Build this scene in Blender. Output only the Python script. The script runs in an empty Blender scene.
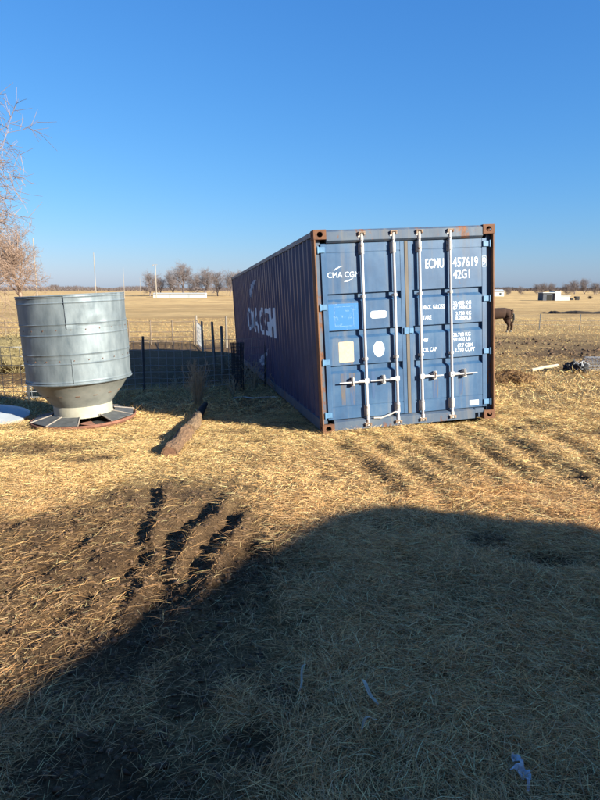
import bpy, bmesh, math, random
import numpy as np
from mathutils import Vector, Matrix

random.seed(7); rng = np.random.default_rng(11)
S = bpy.context.scene
COL = S.collection

# ------------------------------------------------------------------ camera
cam = bpy.data.objects.new("camera", bpy.data.cameras.new("camera"))
COL.objects.link(cam); S.camera = cam
cam.data.sensor_fit = 'VERTICAL'; cam.data.sensor_height = 36.0
cam.data.lens = 36.0 * 610.0 / 800.0
cam.data.clip_start = 0.05; cam.data.clip_end = 20000
cam.location = (0, 0, 0)
cam.rotation_euler = (math.radians(90 - 10.3586), 0, 0)

# ------------------------------------------------------------------ sky and sun
SUN_AZ, SUN_EL = 34.8, 22.0      # light comes from the right and from behind the camera
world = bpy.data.worlds.new("World"); S.world = world; world.use_nodes = True
wn = world.node_tree.nodes; wl = world.node_tree.links
sky = wn.new("ShaderNodeTexSky"); sky.sky_type = 'NISHITA'; sky.sun_disc = False
sky.sun_elevation = math.radians(SUN_EL)
sky.sun_rotation = math.radians(90 + SUN_AZ)
sky.altitude = 1000; sky.air_density = 1.4; sky.dust_density = 0.8; sky.ozone_density = 8.0
# whole-sky colour grade (camera white balance and tone), the same in every direction
sp_ = wn.new("ShaderNodeSeparateColor"); cb_ = wn.new("ShaderNodeCombineColor"); wl.new(sky.outputs[0], sp_.inputs[0])
for ch, (gam, gain) in enumerate(((1.18, .565), (.84, .985), (.62, 1.80))):
    pw = wn.new("ShaderNodeMath"); pw.operation = 'POWER'; pw.inputs[1].default_value = gam; wl.new(sp_.outputs[ch], pw.inputs[0])
    ml = wn.new("ShaderNodeMath"); ml.operation = 'MULTIPLY'; ml.inputs[1].default_value = gain; wl.new(pw.outputs[0], ml.inputs[0])
    ad_ = wn.new("ShaderNodeMath"); ad_.inputs[1].default_value = 0.035 if ch == 0 else 0.; wl.new(ml.outputs[0], ad_.inputs[0]); wl.new(ad_.outputs[0], cb_.inputs[ch])
wl.new(cb_.outputs[0], wn["Background"].inputs[0])
wn["Background"].inputs[1].default_value = 0.071
sun = bpy.data.objects.new("sun", bpy.data.lights.new("sun", 'SUN')); COL.objects.link(sun)
sun.data.energy = 5.0; sun.data.angle = math.radians(0.5); sun.data.color = (1.0, 0.97, 0.82)
_a, _e = math.radians(SUN_AZ), math.radians(SUN_EL)
sdir = Vector((-math.cos(_a)*math.cos(_e), math.sin(_a)*math.cos(_e), -math.sin(_e)))
sun.rotation_euler = sdir.to_track_quat('-Z', 'Y').to_euler()
S.view_settings.view_transform = 'Standard'; S.view_settings.look = 'None'
S.view_settings.exposure = 1.38; S.view_settings.gamma = 1.0

# ------------------------------------------------------------------ helpers
def tag(o, label=None, cat=None, group=None, kind=None):
    if label: o["label"] = label
    if cat: o["category"] = cat
    if group: o["group"] = group
    if kind: o["kind"] = kind
    return o
def empty(name, loc=(0, 0, 0), rz=0):
    o = bpy.data.objects.new(name, None); COL.objects.link(o)
    o.location = loc; o.rotation_euler = (0, 0, rz); o.empty_display_size = .2
    return o
def link(name, me, parent=None):
    o = bpy.data.objects.new(name, me); COL.objects.link(o)
    if parent: o.parent = parent
    return o
def copy_tree(o, parent=None):
    c = o.copy(); COL.objects.link(c); c.parent = parent
    for ch in list(o.children): copy_tree(ch, c)
    return c
def frame(d):
    d = Vector(d).normalized()
    u = d.cross(Vector((0, 0, 1)))
    if u.length < 1e-3: u = d.cross(Vector((1, 0, 0)))
    u.normalize(); return u, d.cross(u).normalized()

class MB:
    def __init__(s): s.v = []; s.f = []
    def add(s, vs, fs):
        b = len(s.v); s.v += [tuple(p) for p in vs]; s.f += [tuple(i + b for i in f) for f in fs]; return s
    def box(s, a, b):
        x0, y0, z0 = a; x1, y1, z1 = b
        return s.add([(x0,y0,z0),(x1,y0,z0),(x1,y1,z0),(x0,y1,z0),(x0,y0,z1),(x1,y0,z1),(x1,y1,z1),(x0,y1,z1)],
                     [(0,3,2,1),(4,5,6,7),(0,1,5,4),(1,2,6,5),(2,3,7,6),(3,0,4,7)])
    def tube(s, pts, r, n=8, cap=True):
        rs = r if hasattr(r, '__len__') else [r]*len(pts)
        P = [Vector(p) for p in pts]; b = len(s.v); up = None
        for i, p in enumerate(P):
            d = (P[min(i+1, len(P)-1)] - P[max(i-1, 0)])
            if up is None: u, w = frame(d)
            else:
                dn = d.normalized(); u = (up - dn*up.dot(dn)).normalized(); w = dn.cross(u)
            up = u
            for k in range(n):
                t = 2*math.pi*k/n; s.v.append(tuple(p + (u*math.cos(t) + w*math.sin(t))*rs[i]))
        for i in range(len(P)-1):
            for k in range(n):
                a = b+i*n+k; c = b+i*n+(k+1) % n; s.f.append((a, c, c+n, a+n))
        if cap and n > 2:
            s.f.append(tuple(b+k for k in range(n))[::-1]); s.f.append(tuple(b+(len(P)-1)*n+k for k in range(n)))
        return s
    def prism(s, poly, axis, a, b):
        # poly: list of 2D; axis 0 -> extrude along x with (y,z); 1 -> along y with (x,z); 2 -> along z
        n = len(poly)
        def mk(p, t): return [(t, p[0], p[1]), (p[0], t, p[1]), (p[0], p[1], t)][axis]
        return s.add([mk(p, a) for p in poly] + [mk(p, b) for p in poly],
                     [tuple(range(n))[::-1], tuple(range(n, 2*n))] + [(i, (i+1) % n, n+(i+1) % n, n+i) for i in range(n)])
    def lathe(s, prof, n=32, closed=False, disp=None, t0=0, t1=2*math.pi):
        b = len(s.v); full = abs(t1-t0-2*math.pi) < 1e-6; m = n if full else n+1
        for (r, z) in prof:
            for k in range(m):
                t = t0+(t1-t0)*k/n; rr = r + (disp(t, z) if disp else 0)
                s.v.append((rr*math.cos(t), rr*math.sin(t), z))
        for i in range(len(prof)-1):
            for k in range(n):
                a = b+i*m+k; c = b+i*m+(k+1) % m; s.f.append((a, c, c+m, a+m))
        return s
    def mesh(s, name, mat, smooth=False, bevel=0):
        me = bpy.data.meshes.new(name); me.from_pydata(s.v, [], s.f)
        bm = bmesh.new(); bm.from_mesh(me)
        bmesh.ops.recalc_face_normals(bm, faces=bm.faces)
        if bevel:
            es = [e for e in bm.edges if len(e.link_faces) == 2 and e.calc_face_angle(0) > .6]
            bmesh.ops.bevel(bm, geom=es, offset=bevel, segments=1, affect='EDGES', clamp_overlap=True)
        bm.to_mesh(me); bm.free()
        if mat: me.materials.append(mat)
        if smooth:
            me.shade_smooth()
            try: me.set_sharp_from_angle(angle=math.radians(38))
            except Exception: pass
        return me
    def build(s, name, mat, parent=None, smooth=False, bevel=0):
        return link(name, s.mesh(name, mat, smooth, bevel), parent)

def np_mesh(name, V, Fc, mat, nv=3, colors=None, smooth=False):
    """fast mesh from numpy arrays; Fc is (n, nv)"""
    me = bpy.data.meshes.new(name)
    me.vertices.add(len(V)); me.vertices.foreach_set("co", np.ascontiguousarray(V, dtype=np.float32).ravel())
    n = len(Fc); me.loops.add(n*nv); me.polygons.add(n)
    me.loops.foreach_set("vertex_index", np.ascontiguousarray(Fc, dtype=np.int32).ravel())
    me.polygons.foreach_set("loop_start", np.arange(0, n*nv, nv, dtype=np.int32))
    if colors is not None:
        at = me.color_attributes.new("Col", 'FLOAT_COLOR', 'POINT')
        at.data.foreach_set("color", np.ascontiguousarray(colors, dtype=np.float32).ravel())
    me.update(calc_edges=True)
    if smooth: me.shade_smooth()
    if mat: me.materials.append(mat)
    return me

# numpy value noise
def vnoise(x, y, seed=0):
    x = np.asarray(x, dtype=np.float64); y = np.asarray(y, dtype=np.float64)
    xi = np.floor(x).astype(np.int64); yi = np.floor(y).astype(np.int64); xf = x-xi; yf = y-yi
    def h(a, b):
        n = (a*374761393 + b*668265263 + seed*1442695041) & 0xffffffff
        n = ((n ^ (n >> 13))*1274126177) & 0xffffffff
        return ((n ^ (n >> 16)) & 0xffff)/65535.0
    u = xf*xf*(3-2*xf); v = yf*yf*(3-2*yf)
    return (h(xi, yi)*(1-u)+h(xi+1, yi)*u)*(1-v)+(h(xi, yi+1)*(1-u)+h(xi+1, yi+1)*u)*v
def fbm(x, y, o=4, seed=0):
    s = 0; a = .5; t = 0
    for i in range(o):
        s = s+a*(vnoise(x*2**i+i*17.3, y*2**i-i*9.1, seed+i)-.5); t += a; a *= .5
    return s/t*2      # about -1..1

# ------------------------------------------------------------------ materials
def new_mat(name):
    m = bpy.data.materials.new(name); m.use_nodes = True
    return m, m.node_tree.nodes, m.node_tree.links, m.node_tree.nodes["Principled BSDF"]
def ramp(N, stops):
    r = N.new("ShaderNodeValToRGB"); e = r.color_ramp.elements
    while len(e) < len(stops): e.new(.5)
    for i, (p, c) in enumerate(stops):
        e[i].position = p; e[i].color = (c[0], c[1], c[2], 1) if hasattr(c, '__len__') else (c, c, c, 1)
    return r
def noise(N, L, scale, detail=5, rough=.6, stretch=None, coord="Object", off=(0, 0, 0), dist=0):
    tc = N.new("ShaderNodeTexCoord"); mp = N.new("ShaderNodeMapping")
    mp.inputs["Scale"].default_value = stretch or (1, 1, 1); mp.inputs["Location"].default_value = off
    L.new(tc.outputs[coord], mp.inputs[0])
    n = N.new("ShaderNodeTexNoise"); n.inputs["Scale"].default_value = scale; n.inputs["Detail"].default_value = detail
    n.inputs["Roughness"].default_value = rough; n.inputs["Distortion"].default_value = dist
    L.new(mp.outputs[0], n.inputs["Vector"]); return n.outputs["Fac"]
def mix(N, L, fac, a, b):
    m = N.new("ShaderNodeMix"); m.data_type = 'RGBA'
    if hasattr(fac, 'links'): L.new(fac, m.inputs[0])
    else: m.inputs[0].default_value = fac
    for s, v in ((6, a), (7, b)):
        if hasattr(v, 'links'): L.new(v, m.inputs[s])
        else: m.inputs[s].default_value = (v[0], v[1], v[2], 1)
    return m.outputs[2]
def bump(N, L, h, strength, distance, b):
    n = N.new("ShaderNodeBump"); n.inputs["Strength"].default_value = strength; n.inputs["Distance"].default_value = distance
    L.new(h, n.inputs["Height"]); L.new(n.outputs[0], b.inputs["Normal"])
RUST = (.20, .068, .022); RUST2 = (.08, .032, .016)

def simple(name, c0, c1, scale=6, rough=.7, metal=0., bmp=0., bd=.01, stretch=None, rust=0., rscale=3., rstretch=None, roff=(0, 0, 0)):
    m, N, L, b = new_mat(name)
    f = noise(N, L, scale, 6, .65, stretch)
    c = ramp(N, [(.3, c0), (.7, c1)]); L.new(f, c.inputs[0]); col = c.outputs[0]
    b.inputs["Roughness"].default_value = rough; b.inputs["Metallic"].default_value = metal
    if rust > 0:
        g = noise(N, L, rscale, 8, .7, rstretch, off=roff)
        t = .72 - rust*.4
        k = ramp(N, [(t, 0), (min(t+.1, .99), 1)]); L.new(g, k.inputs[0])
        g2 = noise(N, L, rscale*7, 4, .6)
        rc = ramp(N, [(.35, RUST2), (.65, RUST)]); L.new(g2, rc.inputs[0])
        col = mix(N, L, k.outputs[0], col, rc.outputs[0])
        if metal > 0:
            mm = N.new("ShaderNodeMath"); mm.operation = 'MULTIPLY'; mm.inputs[1].default_value = -metal
            L.new(k.outputs[0], mm.inputs[0]); ad = N.new("ShaderNodeMath"); ad.inputs[1].default_value = metal
            L.new(mm.outputs[0], ad.inputs[0]); L.new(ad.outputs[0], b.inputs["Metallic"])
    L.new(col, b.inputs["Base Color"])
    if bmp: bump(N, L, f, bmp, bd, b)
    return m

def paint_blue(name, base, dark, fade, rust=.3, streak=.35, rough=.42):
    """weathered container paint: chalky patches, vertical rust streaks, scratches"""
    m, N, L, b = new_mat(name)
    f = noise(N, L, 2.3, 6, .65); c = ramp(N, [(.3, dark), (.52, base), (.75, fade)]); L.new(f, c.inputs[0]); col = c.outputs[0]
    st = noise(N, L, 9, 6, .6, (1, 1, .07)); k = ramp(N, [(.53, 0), (.74, streak)]); L.new(st, k.inputs[0])
    col = mix(N, L, k.outputs[0], col, (.17, .15, .13))
    sc = noise(N, L, 26, 7, .75); k2 = ramp(N, [(.64, 0), (.69, 1)]); L.new(sc, k2.inputs[0])
    mm = N.new("ShaderNodeMath"); mm.operation = 'MULTIPLY'; mm.inputs[1].default_value = .5; L.new(k2.outputs[0], mm.inputs[0])
    col = mix(N, L, mm.outputs[0], col, fade)
    g = noise(N, L, 3.1, 9, .75, (1, 1, .45), off=(3, 1, 7)); t = .74-rust*.3
    k3 = ramp(N, [(t, 0), (t+.06, 1)]); L.new(g, k3.inputs[0])
    g2 = noise(N, L, 30, 4, .6); rc = ramp(N, [(.35, RUST2), (.65, RUST)]); L.new(g2, rc.inputs[0])
    col = mix(N, L, k3.outputs[0], col, rc.outputs[0])
    L.new(col, b.inputs["Base Color"])
    rr = ramp(N, [(.3, rough-.08), (.7, rough+.2)]); L.new(st, rr.inputs[0]); L.new(rr.outputs[0], b.inputs["Roughness"])
    bump(N, L, noise(N, L, 4, 3, .5), .12, .02, b)
    return m

M = {}
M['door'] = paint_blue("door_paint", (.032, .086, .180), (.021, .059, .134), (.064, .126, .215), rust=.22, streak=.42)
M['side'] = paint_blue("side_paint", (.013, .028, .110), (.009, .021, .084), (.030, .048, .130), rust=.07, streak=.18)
M['frame'] = paint_blue("frame_paint", (.055, .082, .13), (.036, .058, .10), (.095, .115, .14), rust=.60, streak=.7, rough=.55)
M['rail'] = paint_blue("rail_paint", (.16, .18, .22), (.10, .12, .17), (.22, .24, .27), rust=.3, streak=.5, rough=.5)
M['post'] = simple("post_rust", (.10, .045, .024), (.24, .11, .05), 9, .85, 0, .4, .004, (1, 1, .4))
M['casting'] = simple("casting_rust", (.085, .036, .02), (.19, .078, .035), 14, .85, 0, .5, .004)
M['rod'] = simple("rod_galvanised", (.42, .40, .41), (.58, .55, .55), 20, .5, .15, .1, .002, (1, 1, .2), rust=.12, rscale=9)
M['cam'] = simple("cam_metal", (.40, .36, .33), (.56, .53, .50), 24, .65, .1, .2, .003, rust=.42, rscale=14)
M['keeper'] = simple("keeper_rust", (.16, .10, .07), (.36, .27, .20), 22, .8, 0, .3, .003, rust=.5, rscale=12)
M['hinge'] = simple("hinge_blue", (.055, .14, .27), (.10, .22, .36), 16, .5, 0, .1, .003, rust=.22, rscale=9)
M['gasket'] = simple("gasket_rubber", (.095, .085, .075), (.17, .14, .115), 14, .9, 0, .2, .003, (1, 1, .15))
M['white'] = simple("white_print", (.62, .65, .68), (.78, .80, .82), 40, .6)
def worn_white(name, c, t0, t1, sc, stretch=None):
    m, N, L, b = new_mat(name); f = noise(N, L, sc, 8, .75, stretch); k = ramp(N, [(t0, 0), (t1, 1)]); L.new(f, k.inputs[0])
    L.new(mix(N, L, k.outputs[0], c, (.05, .09, .19)), b.inputs["Base Color"]); b.inputs["Roughness"].default_value = .6; return m
M['print'] = worn_white("stencil_paint", (.72, .74, .77), .58, .70, 34)
M['sidewhite'] = worn_white("side_lettering_paint", (.82, .83, .85), .60, .68, 2.4)
M['swoosh'] = worn_white("swoosh_paint", (.55, .57, .62), .46, .60, 5.5)
M['sticker'] = None
def sticker():
    m, N, L, b = new_mat("blue_sticker"); f = noise(N, L, 17, 8, .8, (1, 1, 1)); k = ramp(N, [(.57, 0), (.66, .55)]); L.new(f, k.inputs[0])
    col = mix(N, L, k.outputs[0], (.024, .145, .38), (.27, .38, .52))
    L.new(col, b.inputs["Base Color"]); b.inputs["Roughness"].default_value = .45; return m
M['sticker'] = sticker()
M['tan'] = simple("tan_patch", (.52, .38, .24), (.64, .49, .33), 30, .75)
M['galv'] = simple("galvanised_steel", (.10, .125, .145), (.24, .272, .292), 5.5, .55, .3, .10, .02, (1, 1, .35), rust=.17, rscale=2.6, rstretch=(1, 1, .6))
M['galvcone'] = simple("dusty_galvanised", (.17, .175, .165), (.29, .29, .265), 4, .62, .25, .1, .01, rust=.2, rscale=4)
M['collar'] = simple("cream_collar", (.29, .265, .205), (.41, .38, .31), 5, .7, .05, .1, .01, rust=.15, rscale=5)
M['traylid'] = simple("tray_lid_grey", (.055, .058, .062), (.12, .12, .12), 9, .7, .1, .2, .006, rust=.15, rscale=8)
M['trayrim'] = simple("tray_rust", (.13, .055, .035), (.30, .13, .085), 12, .8, .05, .3, .006, rust=.3, rscale=7)
M['rib'] = simple("tray_rib", (.22, .17, .14), (.36, .31, .27), 14, .7, .1, .1, .003, rust=.3, rscale=9)
M['dark'] = simple("dark_void", (.012, .011, .010), (.022, .020, .018), 8, .9)
M['lid'] = simple("pale_galvanised", (.34, .36, .38), (.46, .48, .49), 4, .5, .3, .08, .01, rust=.06, rscale=4)
M['bark'] = simple("log_bark", (.09, .048, .026), (.31, .175, .095), 30, .95, 0, 1., .05, (1, .25, 1))
M['logend'] = simple("log_end", (.10, .045, .027), (.22, .11, .06), 25, .9, 0, .5, .008)
M['char'] = simple("charred_wood", (.012, .010, .010), (.035, .028, .024), 20, .95, 0, .7, .01)
M['twood'] = simple("tree_bark", (.20, .128, .092), (.33, .22, .16), 5, .9)
M['ftwood'] = simple("far_tree_bark", (.13, .10, .095), (.21, .165, .155), 5, .9)
M['pole'] = simple("pole_wood", (.22, .185, .15), (.36, .31, .26), 5, .9, 0, .2, .01, (1, 1, .1))
M['tpost'] = simple("t_post_steel", (.03, .035, .045), (.075, .075, .08), 12, .7, .2, rust=.3, rscale=8)
M['wpost'] = simple("weathered_post", (.16, .13, .10), (.32, .265, .21), 18, .9, 0, .5, .006, (1, 1, .12))
M['wire'] = simple("fence_wire", (.26, .27, .29), (.42, .42, .43), 6, .55, .2, rust=.2, rscale=6)
M['wirelight'] = simple("bright_wire", (.55, .54, .52), (.70, .69, .66), 6, .5, .3)
M['pipe'] = simple("panel_pipe", (.12, .085, .06), (.23, .165, .115), 8, .75, .1, rust=.3, rscale=5)
M['weed'] = simple("dry_weed", (.30, .235, .15), (.54, .44, .30), 12, .9)
M['hose'] = simple("pale_hose", (.50, .50, .48), (.66, .66, .64), 10, .6)
M['plastic'] = simple("white_plastic", (.44, .46, .50), (.60, .62, .66), 22, .5, 0, .6, .01)
M['husk'] = simple("pale_husk", (.50, .42, .30), (.66, .58, .44), 30, .8)
M['wall'] = simple("white_siding", (.44, .42, .38), (.55, .53, .49), 2, .7)
M['darkwall'] = simple("shaded_wall_dark_door", (.045, .052, .07), (.085, .09, .11), 1.5, .8)  # shade of the shed front put into the colour; also plain dark doors
M['roof'] = simple("pale_roof_metal", (.42, .43, .44), (.55, .56, .57), 1.5, .5, .2)
M['horse'] = simple("dark_coat", (.026, .010, .0045), (.05, .02, .009), 5, .9)
M['mane'] = simple("black_mane", (.010, .009, .009), (.022, .020, .018), 12, .7)
M['hoof'] = simple("hoof_horn", (.05, .045, .04), (.09, .08, .07), 12, .6)
M['junk'] = simple("dark_scrap", (.008, .008, .010), (.03, .028, .028), 24, .8, .0)
M['rustjunk'] = simple("rusty_farm_steel", (.05, .03, .022), (.12, .07, .045), 4, .8)
M['board'] = simple("bleached_board", (.38, .30, .20), (.52, .43, .31), 10, .85, 0, .2, .004, (1, .2, 1))
M['glass'] = simple("window_glass", (.03, .04, .05), (.05, .06, .07), 2, .1)

# ------------------------------------------------------------------ ground shape
def seg_dist(x, y, pl):
    """distance to polyline, signed side (+ = right of travel) and arc length"""
    best = np.full(x.shape, 1e9); side = np.zeros(x.shape); arc = np.zeros(x.shape); acc = 0
    for (ax, ay), (bx_, by_) in zip(pl[:-1], pl[1:]):
        dx, dy = bx_-ax, by_-ay; l2 = dx*dx+dy*dy; l = math.sqrt(l2)
        t = np.clip(((x-ax)*dx+(y-ay)*dy)/l2, 0, 1); ex = x-(ax+t*dx); ey = y-(ay+t*dy); d = np.hypot(ex, ey)
        m = d < best; best = np.where(m, d, best); side = np.where(m, np.sign(dy*ex-dx*ey), side); arc = np.where(m, acc+t*l, arc); acc += l
    return best, side, arc, acc
def macro(x, y):
    yy = np.maximum(y, -20)
    return -1.60-2.2*(1-np.exp(-yy*.031/2.2))+0.1715*np.tanh((x-1.5)/3.5)*np.exp(-np.maximum(yy, 0)/60)
def sstep(a, b, v):
    t = np.clip((v-a)/(b-a), 0, 1); return t*t*(3-2*t)
# tyre ruts in the mud (nearest first) and pressed tracks in the straw
RUTS = [([(-.98, 2.7), (-.93, 3.45), (-1.0, 3.91), (-1.10, 4.38), (-1.14, 4.8), (-1.34, 5.9)], .048, .11),
        ([(-.74, 2.4), (-.71, 3.18), (-.74, 3.55), (-.81, 4.17), (-.73, 4.56), (-.60, 5.09), (-.55, 5.5)], .068, .14),
        ([(-.62, 2.35), (-.60, 3.07), (-.58, 3.58), (-.51, 3.97), (-.45, 4.47), (-.37, 5.16)], .064, .13),
        ([(-.12, 2.5), (-.12, 3.26), (-.17, 3.91), (-.24, 4.4)], .05, .10)]
TRACKS = [[(1.15, 7.75), (1.42, 5.9), (1.57, 4.75)], [(1.98, 8.0), (2.10, 5.9), (2.13, 4.7)], [(3.15, 8.5), (2.98, 6.1), (2.78, 4.8)], [(.84, 7.5), (1.12, 5.9), (1.30, 4.79)], [(.40, 7.66), (.72, 5.96), (.86, 4.97)],
          [(2.5, 8.4), (2.46, 6.09), (2.40, 4.77)], [(1.50, 7.9), (1.74, 5.81), (1.83, 4.72)]]
TREADS = [[(-1.98, 2.5), (-1.86, 3.2), (-1.70, 4.1), (-1.50, 5.3)], [(-1.52, 2.45), (-1.38, 3.1), (-1.02, 4.3), (-.78, 5.4)], [(-2.75, 2.9), (-2.52, 3.8), (-2.25, 5.0), (-2.1, 5.7)]]
PATCHES = [(-3.2, 7.25, .75, .40), (-2.5, 6.7, .55, .22), (-.2, 2.05, .12, .16), (1.33, 4.02, .20, .20), (1.6, 3.66, .3, .14),
           (.25, 5.7, .14, .16), (3.5, 7.15, .5, .16), (2.8, 7.6, .35, .12), (-.9, 8.0, .35, .12), (-.55, 7.45, .3, .10), (-.45, 2.55, .2, .3), (2.5, 5.3, .2, .12)]
def mud_at(x, y):
    n = fbm(x*1.7, y*1.7, 4, 3); nl = fbm(x*.25, y*.25, 3, 31)
    # churned mud around the ruts
    xx = x+.22*n; yy = y+.30*n
    m = sstep(1.12, .55, np.hypot((xx+1.25)/1.30, (yy-4.0)/2.1))
    m2 = sstep(1.1, .5, np.hypot((xx+2.6)/2.2, (yy-4.1)/1.75)); m = np.maximum(m, m2*np.clip(.72+.75*fbm(x*2.6, y*2.6, 3, 12), 0, 1))
    m3 = sstep(1.1, .4, np.hypot((xx+.55)/.75, (yy-2.3)/1.0)); m = np.maximum(m, m3*np.clip(.55+1.0*fbm(x*3, y*3, 3, 13), 0, .95))
    for (px, py, rx, ry) in PATCHES:
        m = np.maximum(m, .8*sstep(1.25, .5, np.hypot((x-px+.1*n)/rx, (y-py+.1*n)/ry)))
    for pl in TRACKS:
        d, s, a, _ = seg_dist(x, y, pl)
        m = np.maximum(m, .42*sstep(.15, .04, d)*sstep(-.1, .35, fbm(a*3.5, d*3, 2, 5)))
    # trampled lots behind the fence and right of the container
    lot = sstep(12.0, 13.6, y+.8*nl-.25*np.minimum(x+3, 0)*-1*.4)*sstep(-.2, -1.2, x+.15*(y-14)*.6)*sstep(31, 25, y+2*nl+.15*(x+5))
    m = np.maximum(m, lot*.92)
    rl = sstep(13.2, 15.6, y+1.2*nl)*sstep(2.2, 3.4, x)*sstep(33, 24, y+3*nl)
    m = np.maximum(m, rl*np.clip(.62+.85*fbm(x*.55, y*.55, 4, 8), 0, .95))
    return np.clip(m, 0, 1)
def height(x, y):
    x = np.asarray(x, float); y = np.asarray(y, float)
    z = macro(x, y)
    mud = mud_at(x, y); far = sstep(14, 40, np.hypot(x, y))
    near = 1-sstep(16, 34, np.hypot(x, y))
    z = z+near*(1-.5*mud)*(.030*fbm(x*1.5, y*1.5, 3, 20)+.026*fbm(x*4.2, y*4.2, 3, 21))
    cz = np.clip(fbm(x*.8, y*.8, 2, 29)+.55, .25, 1.2)
    z = z+near*mud*cz*(.075*np.abs(fbm(x*4.5, y*4.5, 4, 22))+.040*np.abs(fbm(x*13, y*13, 3, 23))+.016*fbm(x*27, y*27, 2, 27)-.045)
    z = z+.10*far*fbm(x*.13, y*.13, 3, 24)+.5*sstep(60, 300, y)*fbm(x*.012, y*.02, 3, 25)
    # clods right of the container
    z = z+sstep(13.5, 16, y)*sstep(2.4, 3.6, x)*sstep(36, 24, y)*(.16*np.clip(fbm(x*1.1, y*1.1, 3, 26), 0, 1))
    nm = (np.abs(x) < 5) & (y < 8) & (y > 1.5)
    if nm.any():
        xs, ys = x[nm], y[nm]; dz = np.zeros(xs.shape)
        for pl, hgt, w in RUTS:
            wob = .05*fbm(xs*3, ys*3, 2, 40); d, s, a, tot = seg_dist(xs+wob, ys, pl); sd = d*s
            lug = .92+.06*np.sin(a*30+sd*14)+.30*fbm(a*3.2, sd*2.5, 3, 46)
            fade = sstep(0, .5, a)*sstep(tot, tot-.5, a)
            cl = .9+.45*fbm(xs*6, ys*6, 4, 44)
            # travel is away from the camera: + side is the right; crest on the line, trench to the left
            dz += fade*(hgt*np.exp(-(sd/(w*.55))**2)*lug*cl - .75*hgt*np.exp(-((sd+w*1.15)/(w*.75))**2))
        for pl in TREADS:
            d, s, a, tot = seg_dist(xs+.03*fbm(xs*2, ys*2, 2, 47), ys, pl); sd = d*s; fade = sstep(0, .6, a)*sstep(tot, tot-.6, a)
            dz += fade*(-.022*np.exp(-(d/.075)**2)+.018*np.exp(-((np.abs(sd)-.13)/.05)**2)*(.7+1.1*fbm(a*4, sd, 3, 48)) + .008*np.exp(-(d/.11)**4)*np.sin(a*62+np.abs(sd)*26))
        for pl in TRACKS:
            d, s, a, tot = seg_dist(xs, ys, pl)
            dz -= .020*np.exp(-(d/.11)**2)*(.8+.7*fbm(a*1.3, pl[0][0]*7+d*0, 2, 77))*sstep(0, .4, a)*sstep(tot, tot-.4, a)
            dz += .010*np.exp(-((d-.22)/.07)**2)
        z = z.copy(); z[nm] += dz
    return z
def hz(x, y): return float(height(np.array([x]), np.array([y]))[0])

def axis(fine0, fine1, step, end0, end1, gr=1.09):
    c = list(np.arange(fine0, fine1+step/2, step)); s = step; v = c[-1]
    while v < end1: s *= gr; v += s; c.append(v)
    s = step; v = c[0]; lo = []
    while v > end0: s *= gr; v -= s; lo.append(v)
    return np.array(lo[::-1]+c)
gx = axis(-3.4, 3.4, .022, -6000, 6000, 1.075); gy = axis(1.5, 8.4, .022, -60, 9000, 1.055)
GX, GY = np.meshgrid(gx, gy); GZ = height(GX, GY)
nx, ny = len(gx), len(gy)
idx = np.arange(nx*ny).reshape(ny, nx)
Fq = np.stack([idx[:-1, :-1], idx[:-1, 1:], idx[1:, 1:], idx[1:, :-1]], -1).reshape(-1, 4)
mudv = mud_at(GX, GY).ravel()
gcol = np.stack([mudv, mudv, mudv, np.ones_like(mudv)], 1)

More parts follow.
